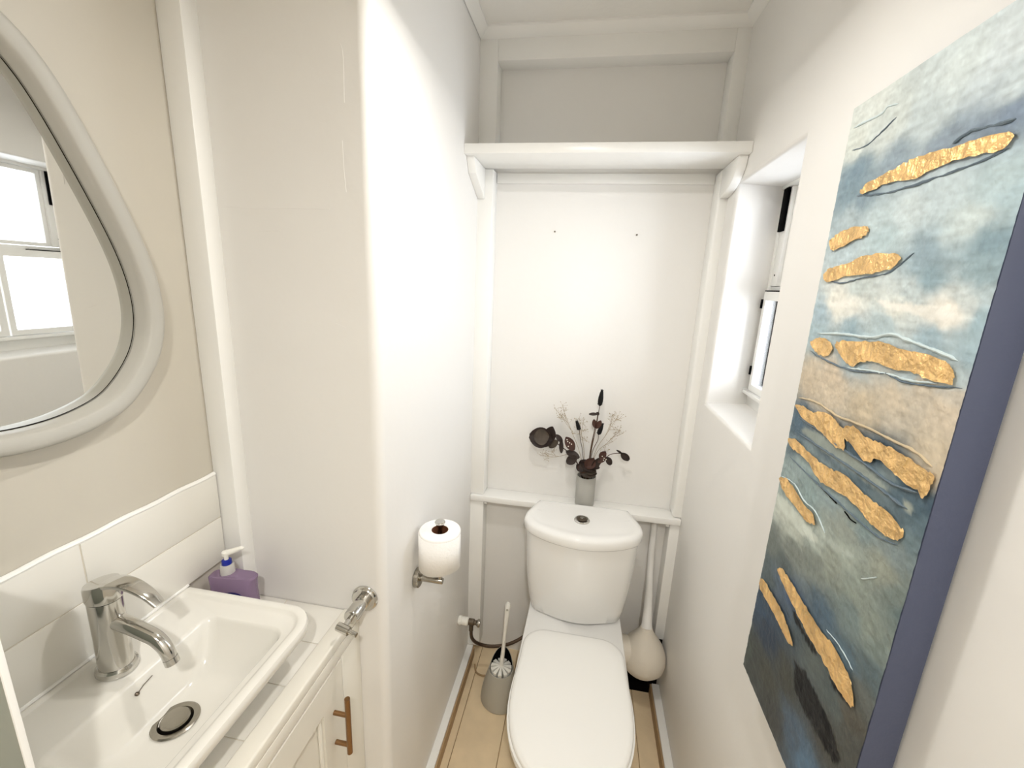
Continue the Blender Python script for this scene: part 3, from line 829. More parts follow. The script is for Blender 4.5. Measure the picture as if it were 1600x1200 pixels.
add_loft(bm, [rr2(0.0215, z1_), rr2(R0 - 0.004, z1_ + 0.0005), rr2(R0 - 0.001, z1_ - 0.001), rr2(R0, z1_ - 0.004), rr2(R0 + 0.0005, 0.90), rr2(R0, z0_ + 0.004), rr2(R0 - 0.002, z0_), rr2(0.0215, z0_)], False, False)
bmesh.ops.recalc_face_normals(bm, faces=bm.faces[:])
obj('paper', bm, 'paper', rl, smooth=45)
obj('cardboard_core', loft([rr2(0.0214, z1_ - 0.0005), rr2(0.0214, z0_ + 0.0005), rr2(0.0203, z0_ + 0.0005), rr2(0.0203, z1_ - 0.0005), rr2(0.0214, z1_ - 0.0005)], False, False), 'card', rl)
fr = [[], []]
for k in range(13):
    a = math.radians(-178 + 15.0 * k)
    rad = R0 + 0.0008 + 0.0003 * math.sin(k * 0.7)
    zlow = z0_ - 0.003 - 0.003 * math.sin(k * 0.5)
    fr[0].append(Vector((hx_ + rad * math.cos(a), hy_ + rad * math.sin(a), z1_ - 0.006)))
    fr[1].append(Vector((hx_ + rad * math.cos(a), hy_ + rad * math.sin(a), zlow)))
bm = bmesh.new()
t_ = [bm.verts.new(v) for v in fr[0]]; b_ = [bm.verts.new(v) for v in fr[1]]
for k in range(12): bm.faces.new((t_[k], t_[k + 1], b_[k + 1], b_[k]))
sheet = obj('loose_sheet', bm, 'paper', rl)
md = sheet.modifiers.new('thick', 'SOLIDIFY'); md.thickness = 0.0008

# ================================================================== VASE AND DRIED FLOWERS
vx, vyy = 0.053, 1.546
vs = empty('vase', (vx, vyy, ZL), 'pale grey cylindrical vase on the ledge behind the cistern', 'vase')
ZV = 0.888
obj('vessel', lathe([(0.0, ZL), (0.0345, ZL), (0.0362, ZL + 0.002), (0.0362, ZV - 0.002), (0.035, ZV), (0.0335, ZV - 0.001), (0.0335, ZL + 0.01), (0.0, ZL + 0.009)], (vx, vyy, 0), n=40), 'vase', vs)
mouth = Vector((vx, vyy, ZV - 0.01))
foot = Vector((vx, vyy, ZL + 0.012))

def leaf_bm(c, d, nrm, L, W, cup=0.25, bm=None, bend=0.2):
    """rounded leaf blade with thickness; c base, d direction, nrm facing"""
    bm = bm or bmesh.new()
    d = Vector(d).normalized(); nrm = Vector(nrm)
    nrm = (nrm - d * nrm.dot(d)).normalized()
    s = d.cross(nrm)
    n = 10
    rows = []
    for side in (1, -1):
        g = []
        for i in range(n + 1):
            t = i / n
            wd = W * 0.5 * math.sin(math.pi * min(1, t * 0.96 + 0.02)) ** 0.62
            row = []
            for j in (-2, -1, 0, 1, 2):
                u = j / 2
                p = Vector(c) + d * L * t + s * wd * u + nrm * (cup * W * u * u * 0.5 - bend * L * t * t * 0.5 + side * 0.0004)
                row.append(bm.verts.new(p))
            g.append(row)
        for i in range(n):
            for j in range(4):
                f = (g[i][j], g[i][j + 1], g[i + 1][j + 1], g[i + 1][j])
                bm.faces.new(f if side > 0 else f[::-1])
        rows.append(g)
    A, B = rows
    for i in range(n):
        bm.faces.new((A[i][0], A[i + 1][0], B[i + 1][0], B[i][0]))
        bm.faces.new((A[i][4], B[i][4], B[i + 1][4], A[i + 1][4]))
    return bm

def P3(x, y, dep=1.535): return at(x, y, 1, dep)
G = 'dried stems standing in the grey vase'
# eucalyptus reaching left
eu = empty('eucalyptus_stem', foot, 'dried eucalyptus stem with round brown leaves leaning far left in vase', 'dried stem', G)
obj('stem', tube(spline([foot + Vector((0, 0, 0.004)), mouth + Vector((-0.018, 0, 0.008)), P3(897, 716), P3(876, 697), P3(858, 686), P3(846, 680)], 26), [0.0026] * 10 + [0.002] * 16, 8), 'twig', eu)
def lf(parent, x, y, dep, dx, dy, L, W, m, nrm=(0, -1, 0.3), cup=0.25, bend=0.2):
    a = P3(x, y, dep); b = P3(x + dx, y + dy, dep)
    return obj('leaf', leaf_bm(a, b - a, nrm, L, W, cup, bend=bend), m, parent, smooth=60)
lf(eu, 863, 687, 1.525, -34, -6, 0.088, 0.078, 'leaf', (0.15, -1, 0.35))
lf(eu, 858, 681, 1.512, -22, 4, 0.058, 0.060, 'leafgreen', (0.1, -1, 0.5))
lf(eu, 858, 691, 1.530, 5, -26, 0.062, 0.050, 'leaf', (-0.5, -1, 0.1))
lf(eu, 842, 694, 1.528, 18, -4, 0.050, 0.040, 'leafgreen', (0, -0.8, 0.8))
lf(eu, 872, 688, 1.528, -13, 10, 0.046, 0.028, 'leafgreen', (0, -1, 0.4))
lf(eu, 868, 679, 1.530, 13, 14, 0.040, 0.020, 'leaf', (0.6, -1, 0.2))
lf(eu, 878, 708, 1.522, -1, -24, 0.052, 0.026, 'leaf', (-0.8, -0.7, 0.1))
lf(eu, 896, 704, 1.522, -12, -22, 0.058, 0.036, 'rust', (0.4, -1, 0.2))
lf(eu, 905, 716, 1.520, -20, -11, 0.055, 0.032, 'leaf', (0.2, -0.7, 0.8))
for i, (x, y) in enumerate(((886, 687), (887, 690), (890, 692), (893, 694), (883, 697), (888, 697.5))):
    p = P3(x, y, 1.510)
    bm = bmesh.new(); bmesh.ops.create_icosphere(bm, subdivisions=1, radius=0.0026, matrix=Matrix.Translation(p))
    obj('berry', bm, 'bead', eu)
lf(eu, 902, 714, 1.512, -13, 7, 0.048, 0.036, 'leaf', (0, -0.9, 0.6))
# dark leaves around the mouth
cl = empty('leaf_cluster', foot, 'clump of dark rust leaves filling the mouth of the grey vase', 'dried leaves', G)
obj('stem', tube([foot + Vector((0.004, -0.006, 0.004)), mouth + Vector((0.004, -0.012, 0.022))], 0.004, 8), 'twig', cl)
random.seed(4)
lf(cl, 917, 736, 1.515, -8, -10, 0.045, 0.046, 'rust', (0, -1, 0.2), 0.5)
lf(cl, 928, 735, 1.512, -20, -14, 0.062, 0.040, 'leaf', (0, -0.8, 0.7))
lf(cl, 916, 730, 1.508, 12, -14, 0.046, 0.042, 'rust', (0.2, -1, 0.3), 0.5)
lf(cl, 926, 732, 1.512, 10, -16, 0.046, 0.034, 'leaf', (0.6, -0.9, 0.2))
lf(cl, 915, 728, 1.515, 26, 3, 0.052, 0.026, 'leaf', (0, -0.6, 0.9))
lf(cl, 913, 737, 1.510, 20, 0, 0.044, 0.030, 'leafgreen', (0, -0.8, 0.7), 0.6)
lf(cl, 912, 733, 1.516, 22, -4, 0.050, 0.030, 'leaf', (0, -0.9, 0.5), 0.5)
lf(cl, 907, 741, 1.506, 26, -1, 0.060, 0.030, 'leafgreen', (0, -0.9, 0.5), 0.7)
lf(cl, 912, 735, 1.508, -10, -8, 0.034, 0.030, 'leaf', (0, -1, 0.3), 0.4)
# right hand curled leaf stem
rs = empty('curled_leaf_stem', foot, 'thin stem with curled dark leaves arching to the right of the vase', 'dried stem', G)
obj('stem', tube(spline([foot + Vector((0.008, 0, 0.004)), mouth + Vector((0.02, -0.008, 0.01)), P3(940, 722), P3(952, 711), P3(962, 708.5), P3(970, 708.5)], 24), 0.0014, 6), 'twig', rs)
lf(rs, 963, 703, 1.530, 8, 5, 0.026, 0.008, 'leaf')
lf(rs, 970, 707, 1.530, 12, 11, 0.042, 0.026, 'leaf', (-0.3, -1, 0.3), 0.6)
lf(rs, 947, 714, 1.528, 8, 13, 0.036, 0.024, 'leaf', (0.4, -1, 0.2), 0.5)
lf(rs, 937, 716, 1.518, 9, -10, 0.034, 0.026, 'rust', (0, -1, 0.1), 0.3)
lf(rs, 934, 722, 1.516, 14, -8, 0.036, 0.020, 'rust', (0, -1, 0.4))
for (x, y) in ((941, 713), (944, 716), (943, 719), (947, 718)):
    p = P3(x, y, 1.508)
    bm = bmesh.new(); bmesh.ops.create_icosphere(bm, subdivisions=1, radius=0.0022, matrix=Matrix.Translation(p))
    obj('berry', bm, 'bead', rs)
# tall leaf stem
tl = empty('upright_leaf_stem', foot, 'upright stem with small pointed brown leaves behind the tallest black head', 'dried stem', G)
obj('stem', tube(spline([foot + Vector((0.002, 0.006, 0.004)), mouth + Vector((0.004, 0.004, 0)), P3(923, 704), P3(929, 672), P3(933, 655), P3(934, 646)], 24), [0.0026] * 12 + [0.0016] * 12, 8), 'twig', tl)
lf(tl, 934, 647, 1.53, -13, 0, 0.032, 0.012, 'leaf')
lf(tl, 932, 644, 1.53, 4, 5, 0.014, 0.012, 'leaf')
lf(tl, 931, 669, 1.53, -3, -13, 0.034, 0.020, 'rust', (-0.5, -1, 0.2))
lf(tl, 931, 669, 1.53, 7, -10, 0.034, 0.022, 'rust', (0.4, -1, 0.2))
# black bunny tails
def tail(base, tip, path, label, rad):
    e = empty('black_flower_stem', foot, label, 'dried flower', G)
    a, b = P3(*base), P3(*tip)
    obj('stem', tube(spline(path + [a], 22), 0.0012, 6), 'twig', e)
    ax = (b - a)
    L = ax.length
    bm = lathe([(rad * 0.35, 0), (rad * 0.8, L * 0.08), (rad, L * 0.25), (rad * 0.95, L * 0.5), (rad * 0.7, L * 0.75), (rad * 0.35, L * 0.93), (0.0006, L)], a, ax, 14)
    random.seed(int(base[0]))
    axn = ax.normalized()
    for _ in range(150):                                    # short bristles
        t = random.random(); an = random.random() * 6.283
        o1 = axn.orthogonal().normalized(); o2 = axn.cross(o1)
        rd = o1 * math.cos(an) + o2 * math.sin(an)
        rr_ = rad * (1 - 0.55 * t) * 0.85
        p = a + axn * (L * (0.04 + 0.9 * t)) + rd * rr_
        q = p + rd * 0.0022 + axn * 0.004
        add_tube(bm, [p, q], [0.0006, 0.0002], 3, False)
    obj('flower_head', bm, 'blackflower', e)
tail((937, 634), (941, 608), [foot + Vector((0.004, -0.002, 0.004)), mouth + Vector((0.006, 0, 0)), P3(924, 705), P3(932, 665)], 'tallest black bristly flower head rising above the vase', 0.0092)
tail((905, 672), (901, 657), [foot + Vector((-0.006, 0, 0.004)), mouth + Vector((-0.006, 0, 0)), P3(910, 705), P3(907, 688)], 'small black bristly flower head among beige sprigs on the left', 0.0078)
tail((935, 679), (942, 661), [foot + Vector((0.008, 0.002, 0.004)), mouth + Vector((0.010, 0, 0)), P3(925, 708), P3(934, 688)], 'mid height black bristly flower head right of the brown leaves', 0.0085)
# airy beige sprigs
def sprig(label, path, tips, seed, n_f=10):
    e = empty('beige_sprig', foot, label, 'dried sprig', G)
    rnd = random.Random(seed)
    bm = bmesh.new()
    main = spline(path, 18)
    add_tube(bm, main, [0.0012 - 0.0006 * i / 17 for i in range(18)], 5, False)
    fl_ = bmesh.new()
    for (k, tip) in tips:
        a = main[k]
        add_tube(bm, spline([a, a.lerp(tip, 0.5) + Vector((0, -0.003, 0.002)), tip], 6), 0.00055, 4, False)
        for _ in range(n_f):
            d = Vector((rnd.uniform(-1, 1), rnd.uniform(-0.7, 0.7), rnd.uniform(-0.4, 1.0))) * 0.017
            s0 = a.lerp(tip, rnd.uniform(0.45, 1.0))
            add_tube(bm, [s0, s0 + d], 0.0003, 3, False)
            bmesh.ops.create_icosphere(fl_, subdivisions=1, radius=rnd.uniform(0.0010, 0.0019), matrix=Matrix.Translation(s0 + d))
    bmesh.ops.recalc_face_normals(bm, faces=bm.faces[:])
    obj('stem', bm, 'sprig', e)
    obj('florets', fl_, 'sprig', e, kind='stuff')
f0 = foot + Vector((0, 0.004, 0.004)); m0 = mouth + Vector((0, 0.006, 0))
sprig('beige sprig leaning up left above the round eucalyptus leaves', [f0, m0 + Vector((-0.008, 0, 0)), P3(905, 705), P3(893, 674), P3(884, 655)], [(12, P3(880, 640)), (13, P3(866, 636)), (15, P3(874, 645)), (17, P3(879, 632)), (16, P3(870, 652))], 1)
sprig('beige sprig standing behind the small black flower head', [f0, m0 + Vector((-0.004, 0.004, 0)), P3(912, 700, 1.55), P3(908, 675, 1.55), P3(906, 660, 1.55)], [(10, P3(900, 655, 1.55)), (12, P3(912, 655, 1.555)), (13, P3(916, 672, 1.55)), (14, P3(905, 652, 1.55)), (11, P3(918, 690, 1.55)), (12, P3(894, 678, 1.55))], 2)
sprig('tall beige sprig leaning up right of the vase', [f0, m0 + Vector((0.008, 0, 0)), P3(932, 702), P3(948, 678), P3(956, 660)], [(12, P3(962, 643)), (13, P3(966, 650)), (15, P3(957, 646)), (17, P3(972, 653)), (14, P3(968, 672))], 3)
sprig('lower beige sprig spreading right towards the curled leaf', [f0, m0 + Vector((0.010, 0.003, 0)), P3(932, 708, 1.55), P3(948, 693, 1.55), P3(962, 678, 1.55)], [(11, P3(958, 690, 1.55)), (13, P3(970, 672, 1.55)), (15, P3(974, 677, 1.55)), (12, P3(945, 707, 1.545))], 4)
sprig('beige sprig drooping left below the eucalyptus leaves', [f0, m0 + Vector((-0.012, 0, 0.004)), P3(893, 712), P3(870, 714), P3(856, 713)], [(12, P3(846, 708)), (14, P3(850, 718)), (16, P3(844, 712)), (13, P3(862, 704))], 5)

# ================================================================== PAINTING
PX = 0.367
PY0, PY1, PZ0, PZ1 = 0.469, 0.781, 0.866, 1.858
pa = empty('canvas_painting', (XR - 0.002, (PY0 + PY1) / 2, PZ0), 'tall abstract blue grey canvas painting with raised gold streaks', 'painting')
def px2(pts): return [(lambda v: (v.y, v.z))(at(x, y, 0, PX)) for x, y in pts]
SW = [((1360, 170), (205, 210, 205)), ((1500, 110), (205, 215, 215)), ((1590, 60), (205, 215, 218)), ((1590, 130), (196, 208, 212)), ((1390, 200), (195, 202, 198)), ((1340, 215), (200, 205, 198)),
      ((1450, 190), (185, 196, 198)), ((1400, 255), (142, 157, 167)), ((1550, 195), (132, 147, 162)), ((1590, 170), (130, 146, 165)), ((1480, 225), (138, 152, 164)), ((1340, 275), (120, 140, 152)), ((1330, 300), (125, 145, 155)), ((1350, 310), (128, 146, 156)),
      ((1480, 300), (192, 206, 210)), ((1560, 285), (186, 205, 210)), ((1590, 300), (175, 196, 203)), ((1420, 330), (196, 208, 210)), ((1520, 340), (200, 212, 212)), ((1330, 340), (168, 182, 186)), ((1370, 345), (185, 200, 203)),
      ((1450, 400), (148, 168, 178)), ((1550, 385), (138, 162, 173)), ((1450, 430), (142, 165, 175)), ((1540, 420), (150, 172, 180)), ((1320, 395), (180, 195, 200)), ((1380, 375), (178, 196, 200)),
      ((1340, 450), (190, 200, 198)), ((1310, 470), (225, 224, 214)), ((1330, 475), (226, 226, 218)), ((1400, 480), (228, 230, 222)), ((1480, 488), (236, 232, 222)), ((1500, 470), (205, 214, 214)), ((1420, 455), (196, 208, 210)), ((1285, 490), (165, 185, 195)),
      ((1380, 510), (178, 195, 200)), ((1460, 530), (160, 182, 192)), ((1535, 510), (166, 190, 200)), ((1520, 560), (165, 188, 198)), ((1280, 525), (165, 185, 192)), ((1330, 520), (150, 172, 182)),
      ((1330, 560), (160, 176, 182)), ((1420, 585), (170, 184, 188)), ((1500, 590), (180, 194, 198)),
      ((1270, 590), (196, 182, 160)), ((1300, 590), (203, 188, 166)), ((1400, 620), (206, 193, 172)), ((1480, 650), (209, 196, 176)), ((1300, 610), (204, 190, 168)), ((1500, 620), (200, 192, 178)), ((1440, 610), (203, 192, 174)), ((1460, 700), (205, 192, 170)), ((1350, 640), (200, 186, 162)), ((1475, 740), (198, 184, 160)),
      ((1380, 715), (62, 82, 97)), ((1345, 700), (64, 84, 98)), ((1250, 660), (82, 103, 118)), ((1300, 685), (70, 90, 106)), ((1420, 755), (72, 93, 107)), ((1455, 795), (70, 90, 105)), ((1390, 750), (120, 134, 138)), ((1440, 805), (78, 98, 110)), ((1410, 775), (84, 104, 116)), ((1455, 830), (95, 115, 125)),
      ((1240, 700), (105, 122, 130)), ((1330, 745), (105, 122, 130)), ((1350, 745), (90, 108, 118)), ((1250, 725), (152, 168, 168)), ((1230, 740), (150, 166, 166)), ((1300, 770), (142, 158, 160)), ((1350, 815), (130, 148, 150)), ((1400, 860), (130, 144, 146)), ((1430, 850), (110, 128, 134)),
      ((1230, 770), (155, 170, 168)), ((1265, 770), (140, 158, 158)), ((1320, 830), (152, 160, 152)), ((1240, 830), (185, 192, 182)), ((1225, 795), (200, 206, 196)), ((1280, 845), (176, 186, 178)), ((1320, 865), (165, 175, 166)), ((1210, 850), (112, 120, 116)), ((1200, 890), (88, 100, 104)),
      ((1380, 890), (150, 156, 145)), ((1340, 930), (140, 150, 142)), ((1300, 880), (146, 153, 143)), ((1270, 880), (128, 136, 130)), ((1400, 930), (120, 132, 128)), ((1420, 960), (100, 118, 120)), ((1360, 980), (138, 148, 140)), ((1330, 960), (120, 135, 135)), ((1240, 860), (125, 132, 126)), ((1225, 885), (92, 102, 102)),
      ((1190, 950), (60, 78, 98)), ((1200, 985), (52, 64, 80)), ((1215, 960), (66, 80, 96)), ((1170, 1015), (75, 82, 78)), ((1240, 935), (78, 96, 122)), ((1225, 905), (95, 112, 130)), ((1285, 960), (82, 102, 118)), ((1320, 1020), (92, 112, 124)), ((1360, 1050), (96, 112, 118)), ((1370, 1010), (125, 138, 134)),
      ((1270, 1020), (92, 100, 98)), ((1250, 980), (80, 92, 98)), ((1300, 1080), (88, 98, 98)), ((1200, 1060), (72, 74, 68)), ((1180, 1040), (66, 70, 68)), ((1230, 1060), (70, 72, 66)), ((1210, 1120), (68, 70, 68)), ((1240, 1150), (80, 96, 112)), ((1255, 1190), (92, 118, 142)), ((1290, 1150), (74, 74, 68)), ((1330, 1120), (88, 86, 78)), ((1335, 1160), (80, 82, 78)), ((1345, 1090), (98, 102, 98))]
sw_p = np.array(px2([s[0] for s in SW])); sw_c = np.array([lin(s[1]) for s in SW])
BLK = [[(1243, 1033), (1259, 1050), (1276, 1083), (1292, 1117), (1305, 1154), (1313, 1187), (1305, 1194), (1288, 1167), (1272, 1133), (1255, 1108), (1243, 1075)],
       [(1238, 950), (1250, 970), (1265, 1000), (1279, 1023), (1272, 1020), (1255, 992), (1241, 965)], [(1298, 1060), (1310, 1075), (1328, 1103), (1320, 1096), (1304, 1078)]]
WHT = [[(1216, 768), (1235, 788), (1262, 818), (1280, 840), (1278, 850), (1252, 835), (1228, 805), (1214, 785)], [(1286, 835), (1310, 850), (1336, 870), (1330, 872), (1300, 858)],
       [(1298, 472), (1330, 466), (1338, 474), (1318, 482), (1298, 480)], [(1368, 468), (1410, 472), (1455, 478), (1495, 488), (1500, 500), (1478, 506), (1430, 492), (1385, 482)],
       [(1252, 672), (1262, 668), (1320, 700), (1372, 745), (1392, 768), (1380, 770), (1330, 735), (1280, 700)], [(1412, 780), (1424, 786), (1432, 800), (1424, 806), (1414, 796)]]
WCOL = [(205, 212, 202), (178, 188, 180), (236, 234, 226), (240, 238, 230), (150, 158, 150), (172, 178, 166)]
def dist_in(P, poly):
    """signed distance (positive inside) of points to polygon"""
    poly = np.array(poly)
    inside = np.zeros(len(P), bool); dm = np.full(len(P), 9.0)
    for a, b in zip(poly, np.roll(poly, -1, 0)):
        c = ((a[1] > P[:, 1]) != (b[1] > P[:, 1])) & (P[:, 0] < (b[0] - a[0]) * (P[:, 1] - a[1]) / (b[1] - a[1] + 1e-12) + a[0])
        inside ^= c
        ab = b - a; t = np.clip(((P - a) @ ab) / (ab @ ab), 0, 1)
        dm = np.minimum(dm, np.linalg.norm(P - a - t[:, None] * ab, axis=1))
    return np.where(inside, dm, -dm)
def canvas_front():
    ny, nz = 110, 330
    ys = np.linspace(PY0, PY1, ny); zs_ = np.linspace(PZ0, PZ1, nz)
    Y, Z = np.meshgrid(ys, zs_, indexing='ij')
    P = np.stack([Y.ravel(), Z.ravel()], 1)
    nv = np.array([[noise.fractal((p[0] * 28, p[1] * 34, 3), 0.8, 2.0, 4), noise.fractal((p[0] * 25, p[1] * 40, 9), 0.8, 2.0, 4), noise.noise((p[0] * 30, p[1] * 160, 5)), noise.fractal((p[0] * 120, p[1] * 160, 7), 0.7, 2.0, 3)] for p in P])
    Q = P + nv[:, :2] * np.array([0.010, 0.007])
    C = np.zeros((len(P), 3)); W = np.zeros(len(P))
    for sp_, sc in zip(sw_p, sw_c):
        d2 = ((Q[:, 0] - sp_[0]) * 0.75) ** 2 + (Q[:, 1] - sp_[1]) ** 2
        wgt = 1.0 / (d2 + 2.5e-5) ** 1.9
        C += wgt[:, None] * sc; W += wgt
    C /= W[:, None]
    C *= (1 + 0.17 * nv[:, 2] + 0.15 * nv[:, 3])[:, None]
    for poly, cc in zip(WHT, WCOL):
        s = dist_in(P + nv[:, :2] * 0.002, px2(poly)) + 0.002 * nv[:, 3]
        a = np.clip(s / 0.004 + 0.3, 0, 0.9)[:, None]
        C = C * (1 - a) + np.array(lin(cc)) * a
    for poly in BLK:
        s = dist_in(P + nv[:, :2] * 0.002, px2(poly)) + 0.004 * nv[:, 3]
        a = np.clip(s / 0.0022 + 0.75, 0, 0.97)[:, None]
        C = C * (1 - a) + np.array([0.004, 0.004, 0.005]) * a
    C = np.clip(C, 0.002, 0.9)
    H = 0.0006 * nv[:, 0] + 0.0004 * nv[:, 3]
    bm = bmesh.new()
    vs_ = [bm.verts.new((PX - 0.001 + h, p[0], p[1])) for p, h in zip(P, H)]
    for i in range(ny - 1):
        for j in range(nz - 1):
            bm.faces.new((vs_[i * nz + j], vs_[i * nz + j + 1], vs_[(i + 1) * nz + j + 1], vs_[(i + 1) * nz + j]))
    o = obj('canvas_face', bm, 'canvas', pa, smooth=60)
    at_ = o.data.color_attributes.new('paint', 'FLOAT_COLOR', 'POINT')
    at_.data.foreach_set('color', np.concatenate([C, np.ones((len(C), 1))], 1).astype(np.float32).ravel())
    return o
canvas_front()
obj('canvas_edge', box(PX, XR - 0.003, PY0, PY1, PZ0, PZ1, 0.002), 'canvasedge', pa)
def c8(p): return [(1140 + x / 2, y / 2) for x, y in p]
def cL(p): return [(1230 + x / 3.158, 480 + y / 3.158) for x, y in p]
def c7(p): return [(1180 + x / 2.4, 700 + y / 2.4) for x, y in p]
GOLD = [c8([(415, 600), (440, 570), (500, 540), (545, 515), (600, 490), (700, 460), (800, 430), (890, 412), (896, 440), (850, 470), (760, 490), (680, 515), (590, 555), (500, 575), (430, 605)]),
        c8([(321, 752), (345, 730), (400, 708), (440, 710), (435, 735), (390, 755), (332, 782), (321, 775)]),
        c8([(300, 860), (320, 838), (370, 825), (410, 805), (480, 792), (535, 795), (540, 815), (500, 845), (440, 855), (370, 865), (310, 880)]),
        cL([(125, 175), (170, 150), (215, 165), (235, 205), (210, 240), (160, 230)]),
        cL([(248, 180), (290, 165), (400, 170), (480, 170), (580, 205), (700, 235), (800, 270), (835, 310), (840, 360), (800, 380), (700, 350), (620, 320), (520, 300), (440, 270), (390, 270), (330, 290), (290, 260), (260, 215)]),
        cL([(52, 485), (90, 490), (140, 520), (180, 515), (240, 545), (280, 590), (340, 590), (400, 640), (450, 660), (520, 690), (600, 740), (680, 790), (740, 830), (726, 880), (690, 948), (650, 900), (570, 850), (510, 790), (450, 745), (420, 770), (380, 750), (340, 690), (300, 660), (295, 700), (250, 690), (190, 630), (130, 580), (80, 540)]),
        cL([(16, 645), (60, 660), (120, 720), (180, 770), (230, 800), (300, 830), (380, 910), (440, 960), (510, 1010), (560, 1070), (590, 1110), (560, 1150), (500, 1130), (440, 1080), (400, 1040), (340, 970), (280, 920), (200, 880), (150, 830), (110, 760), (50, 710), (20, 680)]),
        c7([(98, 112), (130, 120), (160, 160), (190, 210), (225, 250), (230, 285), (200, 275), (150, 210), (112, 160)]),
        c7([(90, 455), (110, 455), (140, 500), (170, 550), (200, 600), (250, 680), (300, 740), (340, 810), (370, 880), (380, 970), (365, 965), (320, 910), (280, 830), (240, 760), (200, 690), (160, 610), (120, 530)]),
        c7([(22, 497), (40, 495), (70, 550), (100, 600), (130, 670), (150, 740), (135, 735), (100, 670), (60, 590), (28, 535)])]
for gi, poly in enumerate(GOLD):
    q = px2(poly)
    n = max(40, len(q) * 5)
    lp_ = spline([Vector((a, b, 0)) for a, b in q], n, True)
    bm = bmesh.new()
    vv = []
    for i, p in enumerate(lp_):
        j = 0.0026 * noise.noise((p.x * 220, p.y * 220, gi)) + 0.0016 * noise.noise((p.x * 900, p.y * 900, gi))
        vv.append(bm.verts.new((PX - 0.0005, min(max(p.x + j, PY0 + 0.001), PY1 - 0.001), p.y + j)))
    f = bm.faces.new(vv)
    bm.normal_update()
    if f.normal.x > 0: f.normal_flip()
    bm.normal_update()
    bmesh.ops.inset_region(bm, faces=[f], thickness=0.0018, depth=0.0028, use_even_offset=False)
    bmesh.ops.triangulate(bm, faces=[f_ for f_ in bm.faces if len(f_.verts) > 4])
    bmesh.ops.subdivide_edges(bm, edges=[e_ for e_ in bm.edges if e_.calc_length() > 0.008], cuts=2, use_grid_fill=False)
    bmesh.ops.triangulate(bm, faces=[f_ for f_ in bm.faces if len(f_.verts) > 3])
    for v in bm.verts:
        if v.co.x < PX - 0.002:
            v.co.x += 0.0012 * noise.noise((v.co.y * 180, v.co.z * 180, 3))
    obj('gold_streak', bm, 'gold', pa, smooth=50)
def ridge(pts, m, r_=0.0016):
    q = px2(pts)
    l = spline([Vector((PX - 0.0012, a, b)) for a, b in q], 40)
    l = [p + Vector((0, 0, 0.0010 * noise.noise((p.y * 150, p.z * 150, 2)))) for p in l]
    rs_ = [r_ * (0.75 + 0.5 * noise.noise((p.y * 90, p.z * 90, 8))) * (min(1, i / 4 + 0.2, (39 - i) / 4 + 0.2)) for i, p in enumerate(l)]
    obj('paint_ridge', tube(l, rs_, 7), m, pa)
ridge(cL([(150, 128), (300, 135), (420, 150), (520, 135), (620, 170), (740, 215), (850, 265)]), 'ridge_light', 0.0026)
ridge(cL([(115, 215), (200, 265), (330, 315), (480, 325), (580, 370), (720, 390), (870, 400)]), 'ridge_dark', 0.0018)
ridge(cL([(300, 300), (420, 315), (520, 335), (620, 365), (750, 375)]), 'ridge_light', 0.0018)
ridge(cL([(60, 445), (150, 470), (260, 540), (400, 595), (520, 655), (640, 715), (720, 790)]), 'ridge_beige', 0.0022)
ridge(cL([(60, 540), (150, 600), (280, 700), (400, 780), (520, 870), (660, 920)]), 'ridge_dark', 0.0024)
ridge(cL([(60, 620), (180, 700), (330, 800), (470, 900), (600, 1000)]), 'ridge_dark', 0.0022)
ridge(cL([(20, 740), (120, 840), (220, 930), (330, 1030), (450, 1130), (550, 1175)]), 'ridge_dark', 0.0016)
ridge(c8([(700, 450), (760, 410), (830, 392), (900, 372)]), 'ridge_dark', 0.0024)
ridge(c8([(400, 612), (480, 605), (560, 585), (680, 545), (800, 500), (880, 462)]), 'ridge_dark', 0.0018)
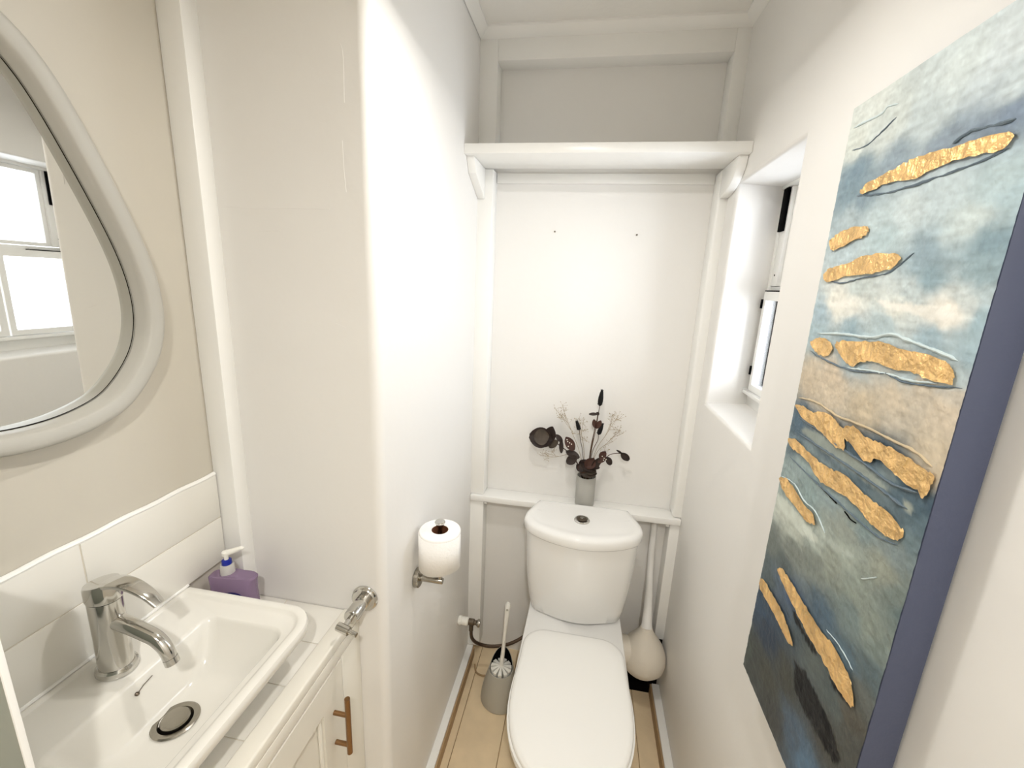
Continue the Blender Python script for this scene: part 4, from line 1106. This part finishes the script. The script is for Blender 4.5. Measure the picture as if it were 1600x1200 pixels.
ridge(c8([(390, 400), (440, 375), (480, 355), (500, 332), (530, 325)]), 'ridge_light', 0.0018)
ridge(c8([(385, 470), (430, 455), (470, 420), (525, 365)]), 'ridge_dark', 0.0012)
ridge(c8([(300, 870), (350, 885), (420, 868), (500, 852), (580, 790)]), 'ridge_dark', 0.0014)
ridge(c7([(100, 105), (150, 135), (185, 195), (230, 240), (265, 320)]), 'ridge_light', 0.0014)
ridge(c7([(270, 680), (310, 730), (345, 785), (370, 835)]), 'ridge_light', 0.0009)
ridge(c7([(400, 492), (430, 490), (460, 486)]), 'ridge_light', 0.0013)
ridge(c7([(240, 140), (275, 172), (310, 210)]), 'black', 0.0010)
ridge(c7([(338, 238), (360, 265), (382, 285)]), 'black', 0.0012)

# ================================================================== LAMPS above and behind the view
def pendant_lamp(x, y, z, watts, label):
    la = empty('pendant_lamp', (x, y, z), label, 'lamp')
    obj('shade', lathe([(0.075, 0.0), (0.076, 0.002), (0.070, 0.030), (0.050, 0.058), (0.022, 0.075), (0.010, 0.082), (0.010, 0.10), (0.006, 0.10), (0.006, 0.080), (0.020, 0.072), (0.047, 0.055), (0.067, 0.029), (0.073, 0.002)], (x, y, z), n=40, caps=False), 'white_plastic', la)
    obj('cord', tube([(x, y, z + 0.10), (x, y, ZC - 0.02)], 0.003, 8), 'white_plastic', la)
    obj('ceiling_rose', lathe([(0.04, -0.001), (0.04, -0.01), (0.015, -0.022), (0.003, -0.022)], (x, y, ZC), n=28), 'white_plastic', la)
    obj('bulb', lathe([(0.0, 0.010), (0.022, 0.014), (0.030, 0.030), (0.020, 0.050), (0.010, 0.066)], (x, y, z), n=24), 'glow', la)
    ll = bpy.data.lights.new('pendant_light', 'AREA')
    ll.shape = 'DISK'
    ll.size = 0.06
    ll.energy = watts
    ll.color = LAMP_COL
    lo_ = bpy.data.objects.new('pendant_light', ll)
    lo_.location = (x, y, z + 0.004)
    COL.objects.link(lo_)
pendant_lamp(*LAMP_A, 'white dome pendant lamp hanging before the toilet recess')
pendant_lamp(*LAMP_B, 'white dome pendant lamp hanging behind the viewer')
